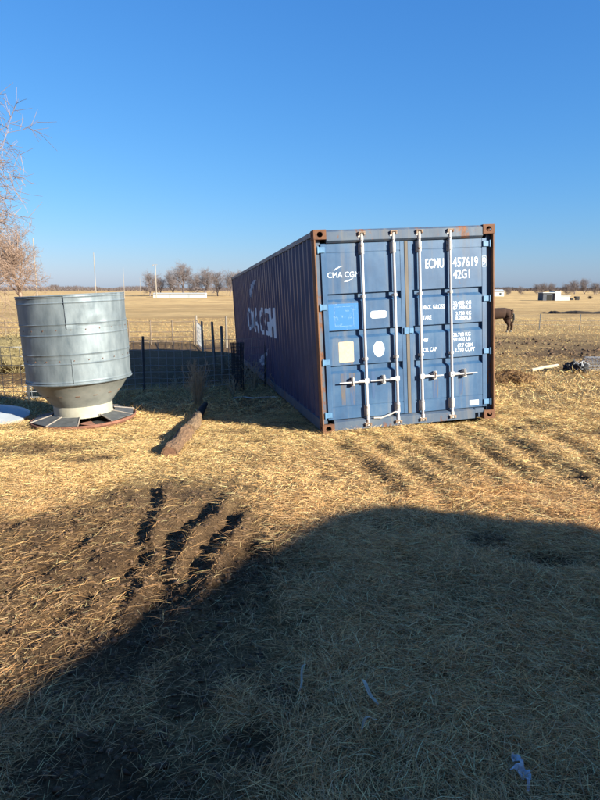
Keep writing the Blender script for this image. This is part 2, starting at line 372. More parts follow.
def ground_mat():
    m, N, L, b = new_mat("ground_soil_and_dry_grass")
    at = N.new("ShaderNodeAttribute"); at.attribute_name = "Col"
    geo = N.new("ShaderNodeNewGeometry")
    def wn_(scale, detail=6, rough=.65, stretch=(1, 1, 1)):
        mp = N.new("ShaderNodeMapping"); mp.inputs["Scale"].default_value = stretch; L.new(geo.outputs["Position"], mp.inputs[0])
        n = N.new("ShaderNodeTexNoise"); n.inputs["Scale"].default_value = scale; n.inputs["Detail"].default_value = detail; n.inputs["Roughness"].default_value = rough
        L.new(mp.outputs[0], n.inputs["Vector"]); return n.outputs["Fac"]
    f1 = wn_(3.5, 8, .75); f2 = wn_(.35, 6, .6); f3 = wn_(.035, 9, .72, (1, 2.6, 1)); f4 = wn_(55, 6, .8); f5 = wn_(16, 4, .7, (1, 3, 1))
    a1 = N.new("ShaderNodeMath"); L.new(f1, a1.inputs[0]); L.new(f4, a1.inputs[1]); a2 = N.new("ShaderNodeMath"); L.new(a1.outputs[0], a2.inputs[0]); L.new(f5, a2.inputs[1])
    a3 = N.new("ShaderNodeMath"); a3.operation = 'DIVIDE'; a3.inputs[1].default_value = 3; L.new(a2.outputs[0], a3.inputs[0])
    straw = ramp(N, [(.40, (.055, .031, .013)), (.50, (.25, .16, .068)), (.60, (.58, .395, .175))]); L.new(a3.outputs[0], straw.inputs[0])
    field = ramp(N, [(.34, (.36, .215, .09)), (.5, (.58, .37, .155)), (.66, (.72, .48, .215))]); L.new(f3, field.inputs[0])
    patch = ramp(N, [(.42, 0), (.62, 1)]); L.new(f2, patch.inputs[0])
    field2 = mix(N, L, .5, field.outputs[0], straw.outputs[0])
    sx = N.new("ShaderNodeSeparateXYZ"); L.new(geo.outputs["Position"], sx.inputs[0])
    mr = N.new("ShaderNodeMapRange"); mr.inputs[1].default_value = 14; mr.inputs[2].default_value = 60; L.new(sx.outputs[1], mr.inputs[0])
    base = mix(N, L, mr.outputs[0], straw.outputs[0], field2)
    mr2 = N.new("ShaderNodeMapRange"); mr2.inputs[1].default_value = 50; mr2.inputs[2].default_value = 160; L.new(sx.outputs[1], mr2.inputs[0])
    base = mix(N, L, mr2.outputs[0], base, field.outputs[0])
    mud = ramp(N, [(.38, (.032, .018, .009)), (.5, (.095, .054, .027)), (.62, (.19, .112, .057))]); L.new(a3.outputs[0], mud.inputs[0])
    # green tinge and darker worn patches in the pasture
    col = mix(N, L, at.outputs["Color"], base, mud.outputs[0])
    fm = N.new("ShaderNodeMath"); fm.operation = 'MULTIPLY'; fm.inputs[1].default_value = .35; L.new(patch.outputs[0], fm.inputs[0])
    col = mix(N, L, fm.outputs[0], col, (.16, .105, .058))
    L.new(col, b.inputs["Base Color"]); b.inputs["Roughness"].default_value = .95
    b.inputs["Specular IOR Level"].default_value = .15
    ad = N.new("ShaderNodeMath"); L.new(f1, ad.inputs[0]); L.new(f4, ad.inputs[1])
    bump(N, L, ad.outputs[0], .8, .035, b)
    return m
gm = ground_mat()
ground = link("ground", np_mesh("ground", np.stack([GX.ravel(), GY.ravel(), GZ.ravel()], 1), Fq, gm, 4, gcol, True))
tag(ground, "trampled farmyard ground running out to dry pasture and the horizon", kind="structure")

# ------------------------------------------------------------------ loose straw and dry grass (uncountable)
def straw_mat():
    m, N, L, b = new_mat("straw_blades"); at = N.new("ShaderNodeAttribute"); at.attribute_name = "Col"
    L.new(at.outputs["Color"], b.inputs["Base Color"]); b.inputs["Roughness"].default_value = .7
    b.inputs["Specular IOR Level"].default_value = .25
    return m
SM = straw_mat()
def palette(n, dirty, r):
    a = np.array([(.62, .47, .25), (.54, .39, .19), (.46, .32, .155), (.66, .54, .33), (.40, .33, .22), (.30, .20, .105)])
    p = np.array([.24, .24, .18, .14, .12, .08]); c = a[r.choice(len(a), n, p=p)]
    c = np.minimum(c*(.50+1.15*r.random((n, 1)))*np.array([1.22, 1.03, .81]), .90)
    d = np.clip(dirty, 0, 1)[:, None]*(.35+.5*r.random((n, 1)))
    return c*(1-d)+np.array([.13, .08, .042])*d
def strands(name, x, y, ln, wd, pitch, ang, lift, curl, col, two=True, zfun=None, label=None):
    n = len(x); z = (zfun or height)(x, y)+lift
    cp, sp = np.cos(pitch), np.sin(pitch)
    d = np.stack([np.cos(ang)*cp, np.sin(ang)*cp, sp], 1); side = np.stack([-np.sin(ang), np.cos(ang), np.zeros(n)], 1)
    roll = rng.uniform(-1.2, 1.2, n); upv = np.cross(d, side)
    w = (side*np.cos(roll)[:, None]+upv*np.sin(roll)[:, None])*(wd/2)[:, None]
    p0 = np.stack([x, y, z], 1); p2 = p0+d*ln[:, None]
    if two:
        p1 = p0+d*(ln*.5)[:, None]+side*(curl*ln)[:, None]; p1[:, 2] += np.abs(curl)*ln*.35
        p2[:, 2] -= ln*.10*rng.random(n)
        V = np.stack([p0-w*.8, p0+w*.8, p1-w, p1+w, p2], 1).reshape(-1, 3)
        b = np.arange(n)[:, None]*5
        F = np.concatenate([b+np.array([[0, 1, 3]]), b+np.array([[0, 3, 2]]), b+np.array([[2, 3, 4]])], 0); k = 5
    else:
        V = np.stack([p0-w, p0+w, p2], 1).reshape(-1, 3); F = np.arange(n*3).reshape(-1, 3); k = 3
    C = np.repeat(np.concatenate([col, np.ones((n, 1))], 1), k, 0)
    o = link(name, np_mesh(name, V, F, SM, 3, C)); tag(o, label, kind="stuff"); return o
CP = Vector((.301, 7.76)); CU = Vector((.9812, .193)); CV = Vector((-.192, .9812))
def inside_container(x, y, pad=.02):
    rx = x-CP.x; ry = y-CP.y; a = rx*CU.x+ry*CU.y; b = rx*CV.x+ry*CV.y
    return (a > -pad) & (a < 2.44+pad) & (b > -pad) & (b < 12.2)
def inside_feeder(x, y): return np.hypot(x+3.29, y-9.13) < .74
def scatter(n, y0, y1, p, margin=.55):
    u = rng.random(n); y = (y0**p+(y1**p-y0**p)*u)**(1/p); hw = .492*np.hypot(y, .35)*1.08+margin
    x = rng.uniform(-1, 1, n)*hw; return x, y
def straw_layer(name, n, y0, y1, p, l0, l1, w0, w1, two, maxlift, label, mudkeep=.14, pitch_s=.20):
    x, y = scatter(n, y0, y1, p); mud = mud_at(x, y); cl = fbm(x*1.3, y*1.3, 3, 60)
    keep = (rng.random(n) < np.clip(.72+1.0*cl, .22, 1)*(1-(1-mudkeep)*np.clip(mud*1.15, 0, 1))) & ~inside_container(x, y) & ~inside_feeder(x, y)
    x, y, mud = x[keep], y[keep], mud[keep]; n = len(x)
    base = 3.0*fbm(x*.8, y*.8, 3, 61); ang = base*math.pi+rng.normal(0, 1.4, n)
    ln = l0+(l1-l0)*rng.random(n)**1.7; wd = rng.uniform(w0, w1, n)
    pitch = np.abs(rng.normal(0, pitch_s, n))*(1-.6*mud); lift = maxlift*rng.random(n)**2*(1-.7*mud)
    strands(name, x, y, ln, wd, pitch, ang, lift, rng.normal(0, .06, n), palette(n, mud*.8+.15*rng.random(n)+.55*np.clip(fbm(x*.9, y*.9, 3, 63), 0, 1), rng)*(1+(np.array([[1.05, .95, .97]])-1)*sstep(8.0, 3.6, y+1.6*fbm(x*.7, y*.7, 3, 64))[:, None]), two, label=label)  # warmer shade put into the straw colour: redder towards the camera
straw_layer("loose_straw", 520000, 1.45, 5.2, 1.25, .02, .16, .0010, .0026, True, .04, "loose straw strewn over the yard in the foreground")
straw_layer("loose_straw", 430000, 5.0, 9.8, 1.5, .03, .13, .0020, .0040, False, .04, "golden straw littering the yard in front of the container")
straw_layer("dry_grass", 130000, 9.3, 18, 1.5, .05, .20, .005, .009, False, .05, "dry grass and litter beyond the container door", .10, .45)
straw_layer("dry_grass", 150000, 17, 60, 1.2, .05, .15, .006, .013, False, .02, "dry pasture grass in the middle distance", .06, .75)

# crumbled clods lying on the mud and on the trampled lot
def clods(name, n, y0, y1, p, s0, s1, label, xmin=-99, xmax=99, thr=.45):
    x, y = scatter(n, y0, y1, p); k = (mud_at(x, y) > thr) & (x > xmin) & (x < xmax) & ~inside_container(x, y) & ~inside_feeder(x, y); x, y = x[k], y[k]; n = len(x)
    bm = bmesh.new(); bmesh.ops.create_icosphere(bm, subdivisions=1, radius=1); bv = np.array([v.co for v in bm.verts]); bf_ = np.array([[v.index for v in f.verts] for f in bm.faces]); bm.free()
    sz = s0+(s1-s0)*rng.random(n)**3; V = bv[None]*(sz[:, None, None]*rng.uniform(.5, 1.4, (n, 1, 3)))*rng.uniform(.45, 1.5, (n, len(bv), 1))
    a = rng.uniform(0, 6.28, n)[:, None]; X = V[..., 0]*np.cos(a)-V[..., 1]*np.sin(a); Y = V[..., 0]*np.sin(a)+V[..., 1]*np.cos(a)
    V = np.stack([X+x[:, None], Y+y[:, None], V[..., 2]*.7+height(x, y)[:, None]+sz[:, None]*.1], -1).reshape(-1, 3)
    F = (bf_[None]+(np.arange(n)*len(bv))[:, None, None]).reshape(-1, 3)
    c = np.array([.10, .058, .032])*(.5+1.0*rng.random((n, 1))); C = np.repeat(np.concatenate([c, np.ones((n, 1))], 1), len(bv), 0)
    tag(link(name, np_mesh(name, V, F, SM, 3, C)), label, kind="stuff")
clods("soil_clods", 26000, 1.6, 7.6, 1.4, .003, .019, "crumbled soil clods in the rutted mud")
clods("soil_clods", 8000, 13, 34, 1.3, .012, .085, "rough clods on the trampled ground right of the container", 2.5)

# ------------------------------------------------------------------ shipping container
W, H, LEN = 2.438, 2.591, 12.192
R3 = Matrix(((.98026, -.19217, -.05296), (.19297, .98091, .02030), (.04860, -.03019, .99836)))
q_ = (Matrix.Rotation(math.radians(11.082), 3, 'Z') @ Matrix.Rotation(math.radians(-1.73), 3, 'X') @ Matrix.Rotation(math.radians(-2.785), 3, 'Y'))
cont = empty("shipping_container", (.301, 7.76, -1.872)); cont.rotation_euler = q_.to_euler()
tag(cont, "long blue steel shipping container standing in the yard, doors towards us", "container")

def casting(name, x0, y0, z0, sx, sy):
    """corner casting with real oval apertures in its outer faces (sx, sy: outward direction)"""
    dx, dy, dz = .162, .178, .118; t = .022
    mb = MB()
    # hollow block: faces with ring hole on front (y) and side (x) faces
    def plate(o, u, v, w, lu, lv, hole_u, hole_v, th):
        o, u, v, w = map(Vector, (o, u, v, w)); n = 16; outer = []; inner = []
        for k in range(n):
            a = 2*math.pi*k/n; c, s = math.cos(a), math.sin(a); m = max(abs(c), abs(s))
            outer.append((lu/2+lu/2*c/m, lv/2+lv/2*s/m)); inner.append((lu/2+hole_u*c, lv/2+hole_v*s))
        vs = [o+u*p[0]+v*p[1] for p in outer]+[o+u*p[0]+v*p[1] for p in inner]+[o+u*p[0]+v*p[1]+w*th for p in inner]
        fs = [(k, (k+1) % n, n+(k+1) % n, n+k) for k in range(n)]+[(n+k, n+(k+1) % n, 2*n+(k+1) % n, 2*n+k) for k in range(n)]
        mb.add(vs, fs)
    X0, X1 = x0, x0+dx; Y0, Y1 = y0, y0+dy; Z1 = z0+dz
    fy = Y0 if sy < 0 else Y1; fx = X0 if sx < 0 else X1
    plate((X0, fy, z0), (1, 0, 0), (0, 0, 1), (0, -sy, 0), dx, dz, .038, .034, .03)
    plate((fx, Y0, z0), (0, 1, 0), (0, 0, 1), (-sx, 0, 0), dy, dz, .040, .026, .03)
    plate((X0, Y0, Z1), (1, 0, 0), (0, 1, 0), (0, 0, -1), dx, dy, .032, .055, .03)
    ox = X1 if sx < 0 else X0; oy = Y1 if sy < 0 else Y0
    mb.add([(ox, Y0, z0), (ox, Y1, z0), (ox, Y1, Z1), (ox, Y0, Z1)], [(0, 1, 2, 3)])
    mb.add([(X0, oy, z0), (X1, oy, z0), (X1, oy, Z1), (X0, oy, Z1)], [(0, 1, 2, 3)])
    mb.add([(X0, Y0, z0), (X1, Y0, z0), (X1, Y1, z0), (X0, Y1, z0)], [(0, 1, 2, 3)])
    return mb.build(name, M['casting'], cont)
for sx in (-1, 1):
    for sy in (-1, 1):
        for z in (0, H-.118):
            casting("corner_casting", 0 if sx < 0 else W-.162, -.004 if sy < 0 else LEN-.174, z, sx, sy)
# corner posts: rusty outer lip plus a recessed channel next to the hinges
for x0, x1, c0, c1 in ((.002, .022, .022, .088), (W-.022, W-.002, W-.088, W-.022)):
    mb = MB(); mb.box((x0, .002, .118), (x1, .16, H-.118)); mb.build("corner_post", M['post'], cont, bevel=.003)
    mb = MB(); mb.box((c0, .070, .118), (c1, .15, H-.118)); mb.build("post_channel", M['frame'], cont)
for x0 in (.003, W-.123): MB().box((x0, LEN-.15, .118), (x0+.12, LEN-.004, H-.118)).build("corner_post", M['side'], cont)
# door header and sill
mb = MB(); mb.prism([(.004, 2.452), (.004, 2.560), (.03, 2.585), (.12, 2.585), (.12, 2.425), (.04, 2.425)], 0, .162, W-.162)
mb.build("door_header", M['frame'], cont, bevel=.003)
mb = MB(); mb.prism([(.006, .020), (.006, .135), (.05, .158), (.14, .158), (.14, .02)], 0, .162, 2.145)
mb.box((2.145, .05, .02), (2.276, .14, .157)); mb.box((2.145, .008, .095), (2.276, .052, .156)); mb.box((2.195, .010, .03), (2.215, .05, .096))
mb.build("door_sill", M['frame'], cont, bevel=.002)
MB().box((.1, .12, .02), (W-.1, LEN-.1, .12)).build("underframe", M['dark'], cont)

# side walls: trapezoidal corrugation, rails
PITCH, DEEP = .278, .036; Y0C, Y1C = .165, LEN-.155
def corr(y):
    t = ((y-Y0C) % PITCH)/PITCH
    if t < .26: return 0.
    if t < .5: return DEEP*(t-.26)/.24
    if t < .76: return DEEP
    return DEEP*(1-(t-.76)/.24)
ys = [Y0C]; k = 0
while True:
    b0 = Y0C+k*PITCH; done = False
    for t in (.26, .5, .76, 1.0):
        y = b0+t*PITCH
        if y >= Y1C: done = True; break
        ys.append(y)
    if done: break
    k += 1
ys.append(Y1C)
for sgn, xo in ((1, .012), (-1, W-.012)):
    mb = MB(); n = len(ys)
    zs = [.155, .6, 1.1, 1.6, 2.1, 2.535]
    for z in zs: mb.v += [(xo+sgn*corr(y), y, z) for y in ys]
    for j in range(len(zs)-1):
        for i in range(n-1): mb.f.append((j*n+i, j*n+i+1, (j+1)*n+i+1, (j+1)*n+i))
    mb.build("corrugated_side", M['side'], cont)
    a, b = (.004, .064) if sgn > 0 else (W-.064, W-.004)
    MB().box((a, .178, 2.520), (b, LEN-.178, 2.585)).build("top_rail", M['rail'], cont, bevel=.003)
    mb = MB(); mb.prism([(a, .018), (a, .030), (a+sgn*(0 if sgn > 0 else 0), .032), (a, .165), (b, .165), (b, .018)], 1, .178, LEN-.178)
    mb.build("bottom_rail", M['frame'], cont)
# roof and front end, both corrugated
mb = MB(); xs_ = np.linspace(.064, W-.064, 9); y = .12; rows = []
while y < LEN-.12: rows.append(y); y += .105
for i, yy in enumerate(rows): mb.v += [(float(x), yy, 2.572+(.012 if (i//2) % 2 else 0)) for x in xs_]
for i in range(len(rows)-1):
    for j in range(8): a = i*9+j; mb.f.append((a, a+1, a+10, a+9))
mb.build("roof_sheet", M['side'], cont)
mb = MB(); xx = list(np.arange(.12, W-.11, .07)); n = len(xx)
for z in (.15, H-.1): mb.v += [(float(x), LEN-.02-(.04 if (i//2) % 2 else 0), z) for i, x in enumerate(xx)]
for i in range(n-1): mb.f.append((i, i+1, n+i+1, n+i))
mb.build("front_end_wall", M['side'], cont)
MB().box((.12, LEN-.12, H-.12), (W-.12, LEN-.01, H-.01)).build("end_rail", M['frame'], cont); MB().box((.12, LEN-.12, .02), (W-.12, LEN-.01, .16)).build("end_rail", M['frame'], cont)

# doors
YD = .052                                     # outer door face
CH = [(1.797, 1.690), (1.330, 1.222), (.876, .768)]
RODX = [.620, 1.042, 1.390, 1.815]
def build_door(xl, xr, st_l, st_r, name):
    d = MB()
    prof = [(YD, .168)]
    prof.append((YD, .322)); prof.append((YD+.004, .326)); prof.append((YD+.004, .332)); prof.append((YD, .336))
    for top, bot in CH[::-1]: prof += [(YD, bot), (YD+.036, bot+.034), (YD+.036, top-.010), (YD, top)]
    prof += [(YD, 2.300), (YD+.005, 2.303), (YD+.005, 2.310), (YD, 2.313), (YD, 2.418)]
    prof += [(YD+.075, 2.418), (YD+.075, .168)]
    d.prism(prof, 0, st_l, st_r)
    o = d.build(name, M['door'], cont)
    e = MB(); e.box((xl, YD-.004, .164), (st_l, YD+.07, 2.422)); e.build("stile", M['door'], o, bevel=.004)
    e = MB(); e.box((st_r, YD-.004, .164), (xr, YD+.07, 2.422)); e.build("stile", M['door'], o, bevel=.004)
    return o
dl = build_door(.092, 1.198, .158, 1.140, "door"); dr = build_door(1.244, 2.348, 1.300, 2.280, "door")
dl["label"] = "left container door with sticker patches"; dr["label"] = "right container door with the number lettering"
MB().box((1.198, YD-.010, .166), (1.244, YD+.05, 2.42)).build("door_gasket", M['gasket'], cont, bevel=.004)
mb = MB(); mb.box((1.165, YD-.022, 1.228), (1.235, YD-.003, 1.312)); mb.box((1.235, YD-.026, 1.236), (1.296, YD-.007, 1.304)); mb.build("anti_rack_plate", M['hinge'], cont, bevel=.004)
for z in (.232, .928, 1.633, 2.348):
    for dd, s, xa in ((dl, 1, .040), (dr, -1, W-.040)):
        a = MB(); x1 = xa+s*.105
        a.box((min(xa, x1), YD-.020, z-.036), (max(xa, x1), YD-.0045, z+.036)); a.tube([(xa+s*.012, YD-.022, z-.045), (xa+s*.012, YD-.022, z+.045)], .013, 8)
        a.build("hinge", M['hinge'], dd, bevel=.003)
YR = .010
for i, rx in enumerate(RODX):
    dd = dl if i < 2 else dr; s = -1 if i < 2 else 1
    rod = MB().tube([(rx, YR, .085), (rx, YR, 1.3), (rx, YR, 2.50)], .0185, 12).build("lock_rod", M['rod'], dd, smooth=True)
    for z, hgt in ((2.345, .060), (.262, .062)):          # bearing brackets top and bottom
        a = MB(); a.box((rx-.038, YD-.016, z-hgt*1.15), (rx+.038, YD-.005, z+hgt*1.15)); a.tube([(rx, YR, z-hgt), (rx, YR, z+hgt)], .029, 10)
        a.box((rx-.027, YR, z-hgt*.8), (rx+.027, YD-.008, z+hgt*.8)); a.build("rod_bracket", M['cam'], rod, bevel=.003)
    for z in (.944, 1.745):                                # guide rings
        a = MB(); a.tube([(rx, YR, z-.018), (rx, YR, z+.018)], .027, 10); a.box((rx-.034, YR+.004, z-.014), (rx+.034, YD-.005, z+.014))
        a.build("guide_ring", M['cam'], rod)
    for z, s2 in ((2.485, 1), (.100, -1)):                 # cam and keeper
        a = MB(); a.tube([(rx, YR, z-.045), (rx, YR, z+.045)], [.026, .024], 10); a.box((rx-.05, YR-.012, z-.014+s2*.012), (rx+.022, YR+.02, z+.014+s2*.012)); a.build("locking_cam", M['cam'], rod, bevel=.003)
        a = MB(); zz = z+s2*.034
        a.box((rx-.045, -.022, zz-.012), (rx-.024, .0035, zz+.028)); a.box((rx+.024, -.022, zz-.012), (rx+.045, .0035, zz+.028)); a.box((rx-.045, -.026, zz+.016), (rx+.045, .0035, zz+.030))
        a.build("cam_keeper", M['keeper'], cont, bevel=.002)
    # handle: lug at the rod, flat bar, retainer latch halfway
    a = MB(); zh = .652; L_ = .365 if i != 2 else .30
    a.box((rx-.028, YR-.024, zh-.026), (rx+.028, YR+.024, zh+.034))
    x1 = rx+s*L_; a.tube([(rx, YR-.010, zh), (rx+s*.10, YR-.012, zh+.002), (rx+s*.12, YR-.012, zh-.004), (x1, YR-.004, zh-.004)], [.021, .019, .012, .009], 8)
    hb = a.build("handle", M['rod'], rod)
    a = MB(); xm = rx+s*.185
    a.box((xm-.022, YR-.018, zh-.048), (xm+.022, YD-.004, zh-.022)); a.box((xm-.016, YR-.022, zh+.010), (xm+.016, YD-.004, zh+.058)); a.box((xm-.040, YD-.012, zh-.03), (xm+.040, YD-.0042, zh+.03))
    a.tube([(xm, YR-.026, zh-.034), (xm, YR-.022, zh+.066)], .008, 6); a.build("handle_latch", M['cam'], dd, bevel=.002)

# lettering
def text_geo(body, offset=0.0, shear=0.0):
    cu = bpy.data.curves.new("lettering", 'FONT'); cu.body = body; cu.offset = offset; cu.shear = shear; cu.resolution_u = 4; cu.fill_mode = 'FRONT'
    ob = bpy.data.objects.new("lettering", cu); COL.objects.link(ob)
    dg = bpy.context.evaluated_depsgraph_get(); me = bpy.data.meshes.new_from_object(ob.evaluated_get(dg))
    bpy.data.objects.remove(ob); bpy.data.curves.remove(cu)
    V = np.array([v.co[:2] for v in me.vertices]); mn, mx = V.min(0), V.max(0); V = (V-mn)/(mx-mn)
    return me, V
def door_text(body, x0, x1, z0, z1, y=YD-.0016, offset=.012, mat='print', parent=None):
    me, V = text_geo(body, offset)
    for v, (a, b) in zip(me.vertices, V): v.co = (x0+(x1-x0)*a, y, z0+(z1-z0)*b)
    me.materials.append(M[mat]); me.name = "lettering"
    return link("lettering", me, parent or dr)
door_text("ECMU", 1.485, 1.742, 2.062, 2.186, offset=.012); door_text("457619", 1.868, 2.226, 2.062, 2.186, offset=.012); door_text("9", 2.287, 2.336, 2.070, 2.172, YD-.0058, .012)
mb = MB()
for (a, b, c, d_) in ((2.2815, 2.342, 2.185, 2.189), (2.2815, 2.342, 2.052, 2.056), (2.2815, 2.285, 2.056, 2.185), (2.3385, 2.342, 2.056, 2.185)):
    mb.add([(a, YD-.0056, c), (b, YD-.0056, c), (b, YD-.0056, d_), (a, YD-.0056, d_)], [(0, 1, 2, 3)])
mb.build("check_digit_box", M['white'], dr)
door_text("42G1", 1.872, 2.105, 1.912, 2.030, offset=.012)
for s, b in (("MAX. GROSS", (1.438, 1.744, 1.532, 1.588)), ("TARE", (1.436, 1.556, 1.399, 1.452)), ("30.480 KG", (1.864, 2.122, 1.568, 1.618)), ("67.200 LB", (1.864, 2.122, 1.507, 1.558)),
             ("3.720 KG", (1.902, 2.121, 1.431, 1.480)), ("8.200 LB", (1.902, 2.121, 1.370, 1.420)), ("NET", (1.430, 1.508, 1.108, 1.158)), ("26.760 KG", (1.859, 2.110, 1.149, 1.199)),
             ("59.000 LB", (1.859, 2.110, 1.087, 1.137)), ("67.7 CBM", (1.922, 2.138, 1.003, 1.054)), ("CU. CAP.", (1.430, 1.631, .974, 1.028)), ("2.390 CUFT", (1.881, 2.172, .941, .992))):
    door_text(s, b[0], b[1], b[2], b[3], offset=.012)
door_text("CMA CGM", .168, .590, 1.998, 2.066, offset=.0, parent=dl)
def swoosh(pts, wmax, mat, name, parent, fn):
    """tapered brush stroke through 2D points; fn maps (u, v) to 3D"""
    mb = MB(); n = 14; P = []
    for i in range(n+1):
        t = i/n; a, b, c = pts
        P.append(((1-t)**2*a[0]+2*t*(1-t)*b[0]+t*t*c[0], (1-t)**2*a[1]+2*t*(1-t)*b[1]+t*t*c[1], wmax*math.sin(math.pi*min(1, .04+t*.96))**.8*(1-.55*abs(2*t-.7))))
    for i, (u, v, w) in enumerate(P):
        j, k2 = max(i-1, 0), min(i+1, n); dx, dy = P[k2][0]-P[j][0], P[k2][1]-P[j][1]; l = math.hypot(dx, dy) or 1
        mb.v += [fn(u-dy/l*w/2, v+dx/l*w/2), fn(u+dy/l*w/2, v-dx/l*w/2)]
    mb.f = [(2*i, 2*i+1, 2*i+3, 2*i+2) for i in range(n)]
    return mb.build(name, M[mat], parent)
fd = lambda u, v: (u, YD-.0016, v)
swoosh([(.250, 2.082), (.30, 2.128), (.385, 2.142)], .016, 'white', "swoosh", dl, fd)
swoosh([(.380, 1.944), (.46, 1.950), (.512, 1.992)], .016, 'white', "swoosh", dl, fd)
def plate(poly, mat, name, parent, y=YD-.0016):
    mb = MB(); mb.add([(p[0], y, p[1]) for p in poly], [tuple(range(len(poly)))]); return mb.build(name, M[mat], parent)
def rrect(x0, x1, z0, z1, r, n=6):
    o = []
    for cx, cz, a0 in ((x1-r, z1-r, 0), (x0+r, z1-r, 90), (x0+r, z0+r, 180), (x1-r, z0+r, 270)):
        for k in range(n+1): a = math.radians(a0+90*k/n); o.append((cx+r*math.cos(a), cz+r*math.sin(a)))
    return o
plate(rrect(.1605, .566, 1.334, 1.668, .004), 'sticker', "blue_sticker", dl)
mb = MB()
for a, b, c, d_ in ((.24, .49, 1.628, 1.6305), (.24, .49, 1.380, 1.3825), (.24, .2425, 1.3825, 1.628), (.4875, .49, 1.3825, 1.628)): mb.add([(a, YD-.0026, c), (b, YD-.0026, c), (b, YD-.0026, d_), (a, YD-.0026, d_)], [(0, 1, 2, 3)])
mb.build("sticker_border", worn_white("faded_print", (.30, .45, .64), .45, .60, 22), dl)
plate(rrect(.275, .474, .913, 1.180, .016), 'tan', "tan_patch", dl)
plate([(.818+.076*math.cos(2*math.pi*k/32), 1.056+.104*math.sin(2*math.pi*k/32)) for k in range(32)], 'white', "oval_sticker", dl)
plate(rrect(.711, .944, 1.457, 1.553, .045), 'white', "pill_sticker", dl)
plate(rrect(2.088, 2.224, .194, .266, .004), 'white', "small_plate", dr)
def stain_mat():
    m, N, L, b = new_mat("rust_run"); f = noise(N, L, 11, 7, .7, (1, 1, .16)); k = ramp(N, [(.50, 0), (.68, 1)]); L.new(f, k.inputs[0])
    L.new(mix(N, L, k.outputs[0], (.032, .076, .172), (.115, .09, .07)), b.inputs["Base Color"]); b.inputs["Roughness"].default_value = .75; return m
M['stain'] = stain_mat()
for x0, x1, z1, z0 in ((.285, .345, .911, .879), (.420, .468, .911, .879), (.280, .35, .766, .345), (.400, .480, .766, .345), (.70, .75, .766, .40), (1.55, 1.64, .60, .345), (1.93, 2.0, .60, .36)):
    plate([(x0, z1), (x1, z1), (x1-.004, (z0+z1)/2), (x1-.010, z0), (x0+.008, z0), (x0+.003, (z0+z1)/2)], 'stain', "rust_run", dl if x0 < 1.2 else dr, YD-.0010)
# bent cable hanging by the second rod
MB().tube([(.70, .0, .155), (.80, -.012, .150), (.92, -.014, .185), (1.0, -.012, .215), (1.035, -.010, .20)], .012, 6).build("bent_bar", M['cam'], dl, smooth=True)

# side lettering follows the corrugation
def side_fn(u, v, pr=.0025): return (.012+corr(u)-pr, u, v)
def side_text(body, y_near, y_far, z0, z1, mat):
    me, V = text_geo(body, .012)
    bm = bmesh.new(); bm.from_mesh(me)
    for v, (a, b) in zip(bm.verts, V): v.co = (0, y_far+(y_near-y_far)*a, z0+(z1-z0)*b)
    for y in ys:
        if y_near < y < y_far: bmesh.ops.bisect_plane(bm, geom=bm.verts[:]+bm.edges[:]+bm.faces[:], plane_co=(0, y, 0), plane_no=(0, 1, 0))
    for v in bm.verts: v.co.x = side_fn(v.co.y, 0)[0]
    bm.to_mesh(me); bm.free(); me.materials.append(M[mat]); return link("lettering", me, cont)
side_text("CMA CGM", 3.72, 8.30, 1.06, 1.64, 'sidewhite')
def side_swoosh(pts, w):
    s = swoosh(pts, w, 'swoosh', "swoosh", cont, lambda u, v: (0, u, v))
    me = s.data; bm = bmesh.new(); bm.from_mesh(me)
    for y in ys: bmesh.ops.bisect_plane(bm, geom=bm.verts[:]+bm.edges[:]+bm.faces[:], plane_co=(0, y, 0), plane_no=(0, 1, 0))
    for v in bm.verts: v.co.x = side_fn(v.co.y, 0)[0]
    bm.to_mesh(me); bm.free()
side_swoosh([(7.62, 1.84), (7.2, 2.16), (6.05, 2.26)], .26); side_swoosh([(6.45, .42), (5.6, .44), (4.85, .80)], .26)

# ------------------------------------------------------------------ steel feeder
FX, FY = -3.29, 9.13; fz = hz(FX, FY)+.0
fd_root = empty("livestock_feeder", (FX, FY, fz)); fd_root.rotation_euler = (math.radians(.5), math.radians(-2.6), 0)
tag(fd_root, "tall round galvanised bulk feeder on a lidded tray beside the fence", "feeder")
RB = .745
def dents(t, z):
    # crumpled upper right sheet, small dents elsewhere
    a = fbm(np.array([t*2.6]), np.array([z*4.2]), 3, 70)[0]; b = fbm(np.array([t*6]), np.array([z*7]), 2, 71)[0]
    top = 1.0 if (z > 1.47 and -1.36 < t < -.1) else .3
    return top*(.030*a+.016*abs(b))
def tier(z0, z1, n, extra, name, t0=-math.pi, t1=math.pi, r=RB, nrow=12):
    zs = sorted(set([round(z0+(z1-z0)*i/nrow, 4) for i in range(nrow+1)]+[round(z, 4) for b in extra for z in (b-.012, b, b+.012)]))
    prof = [(r+(.009 if any(abs(z-b) < .002 for b in extra) else 0), z) for z in zs]
    return MB().lathe(prof, n, disp=dents, t0=t0, t1=t1).build(name, M['galv'], fd_root, smooth=True)
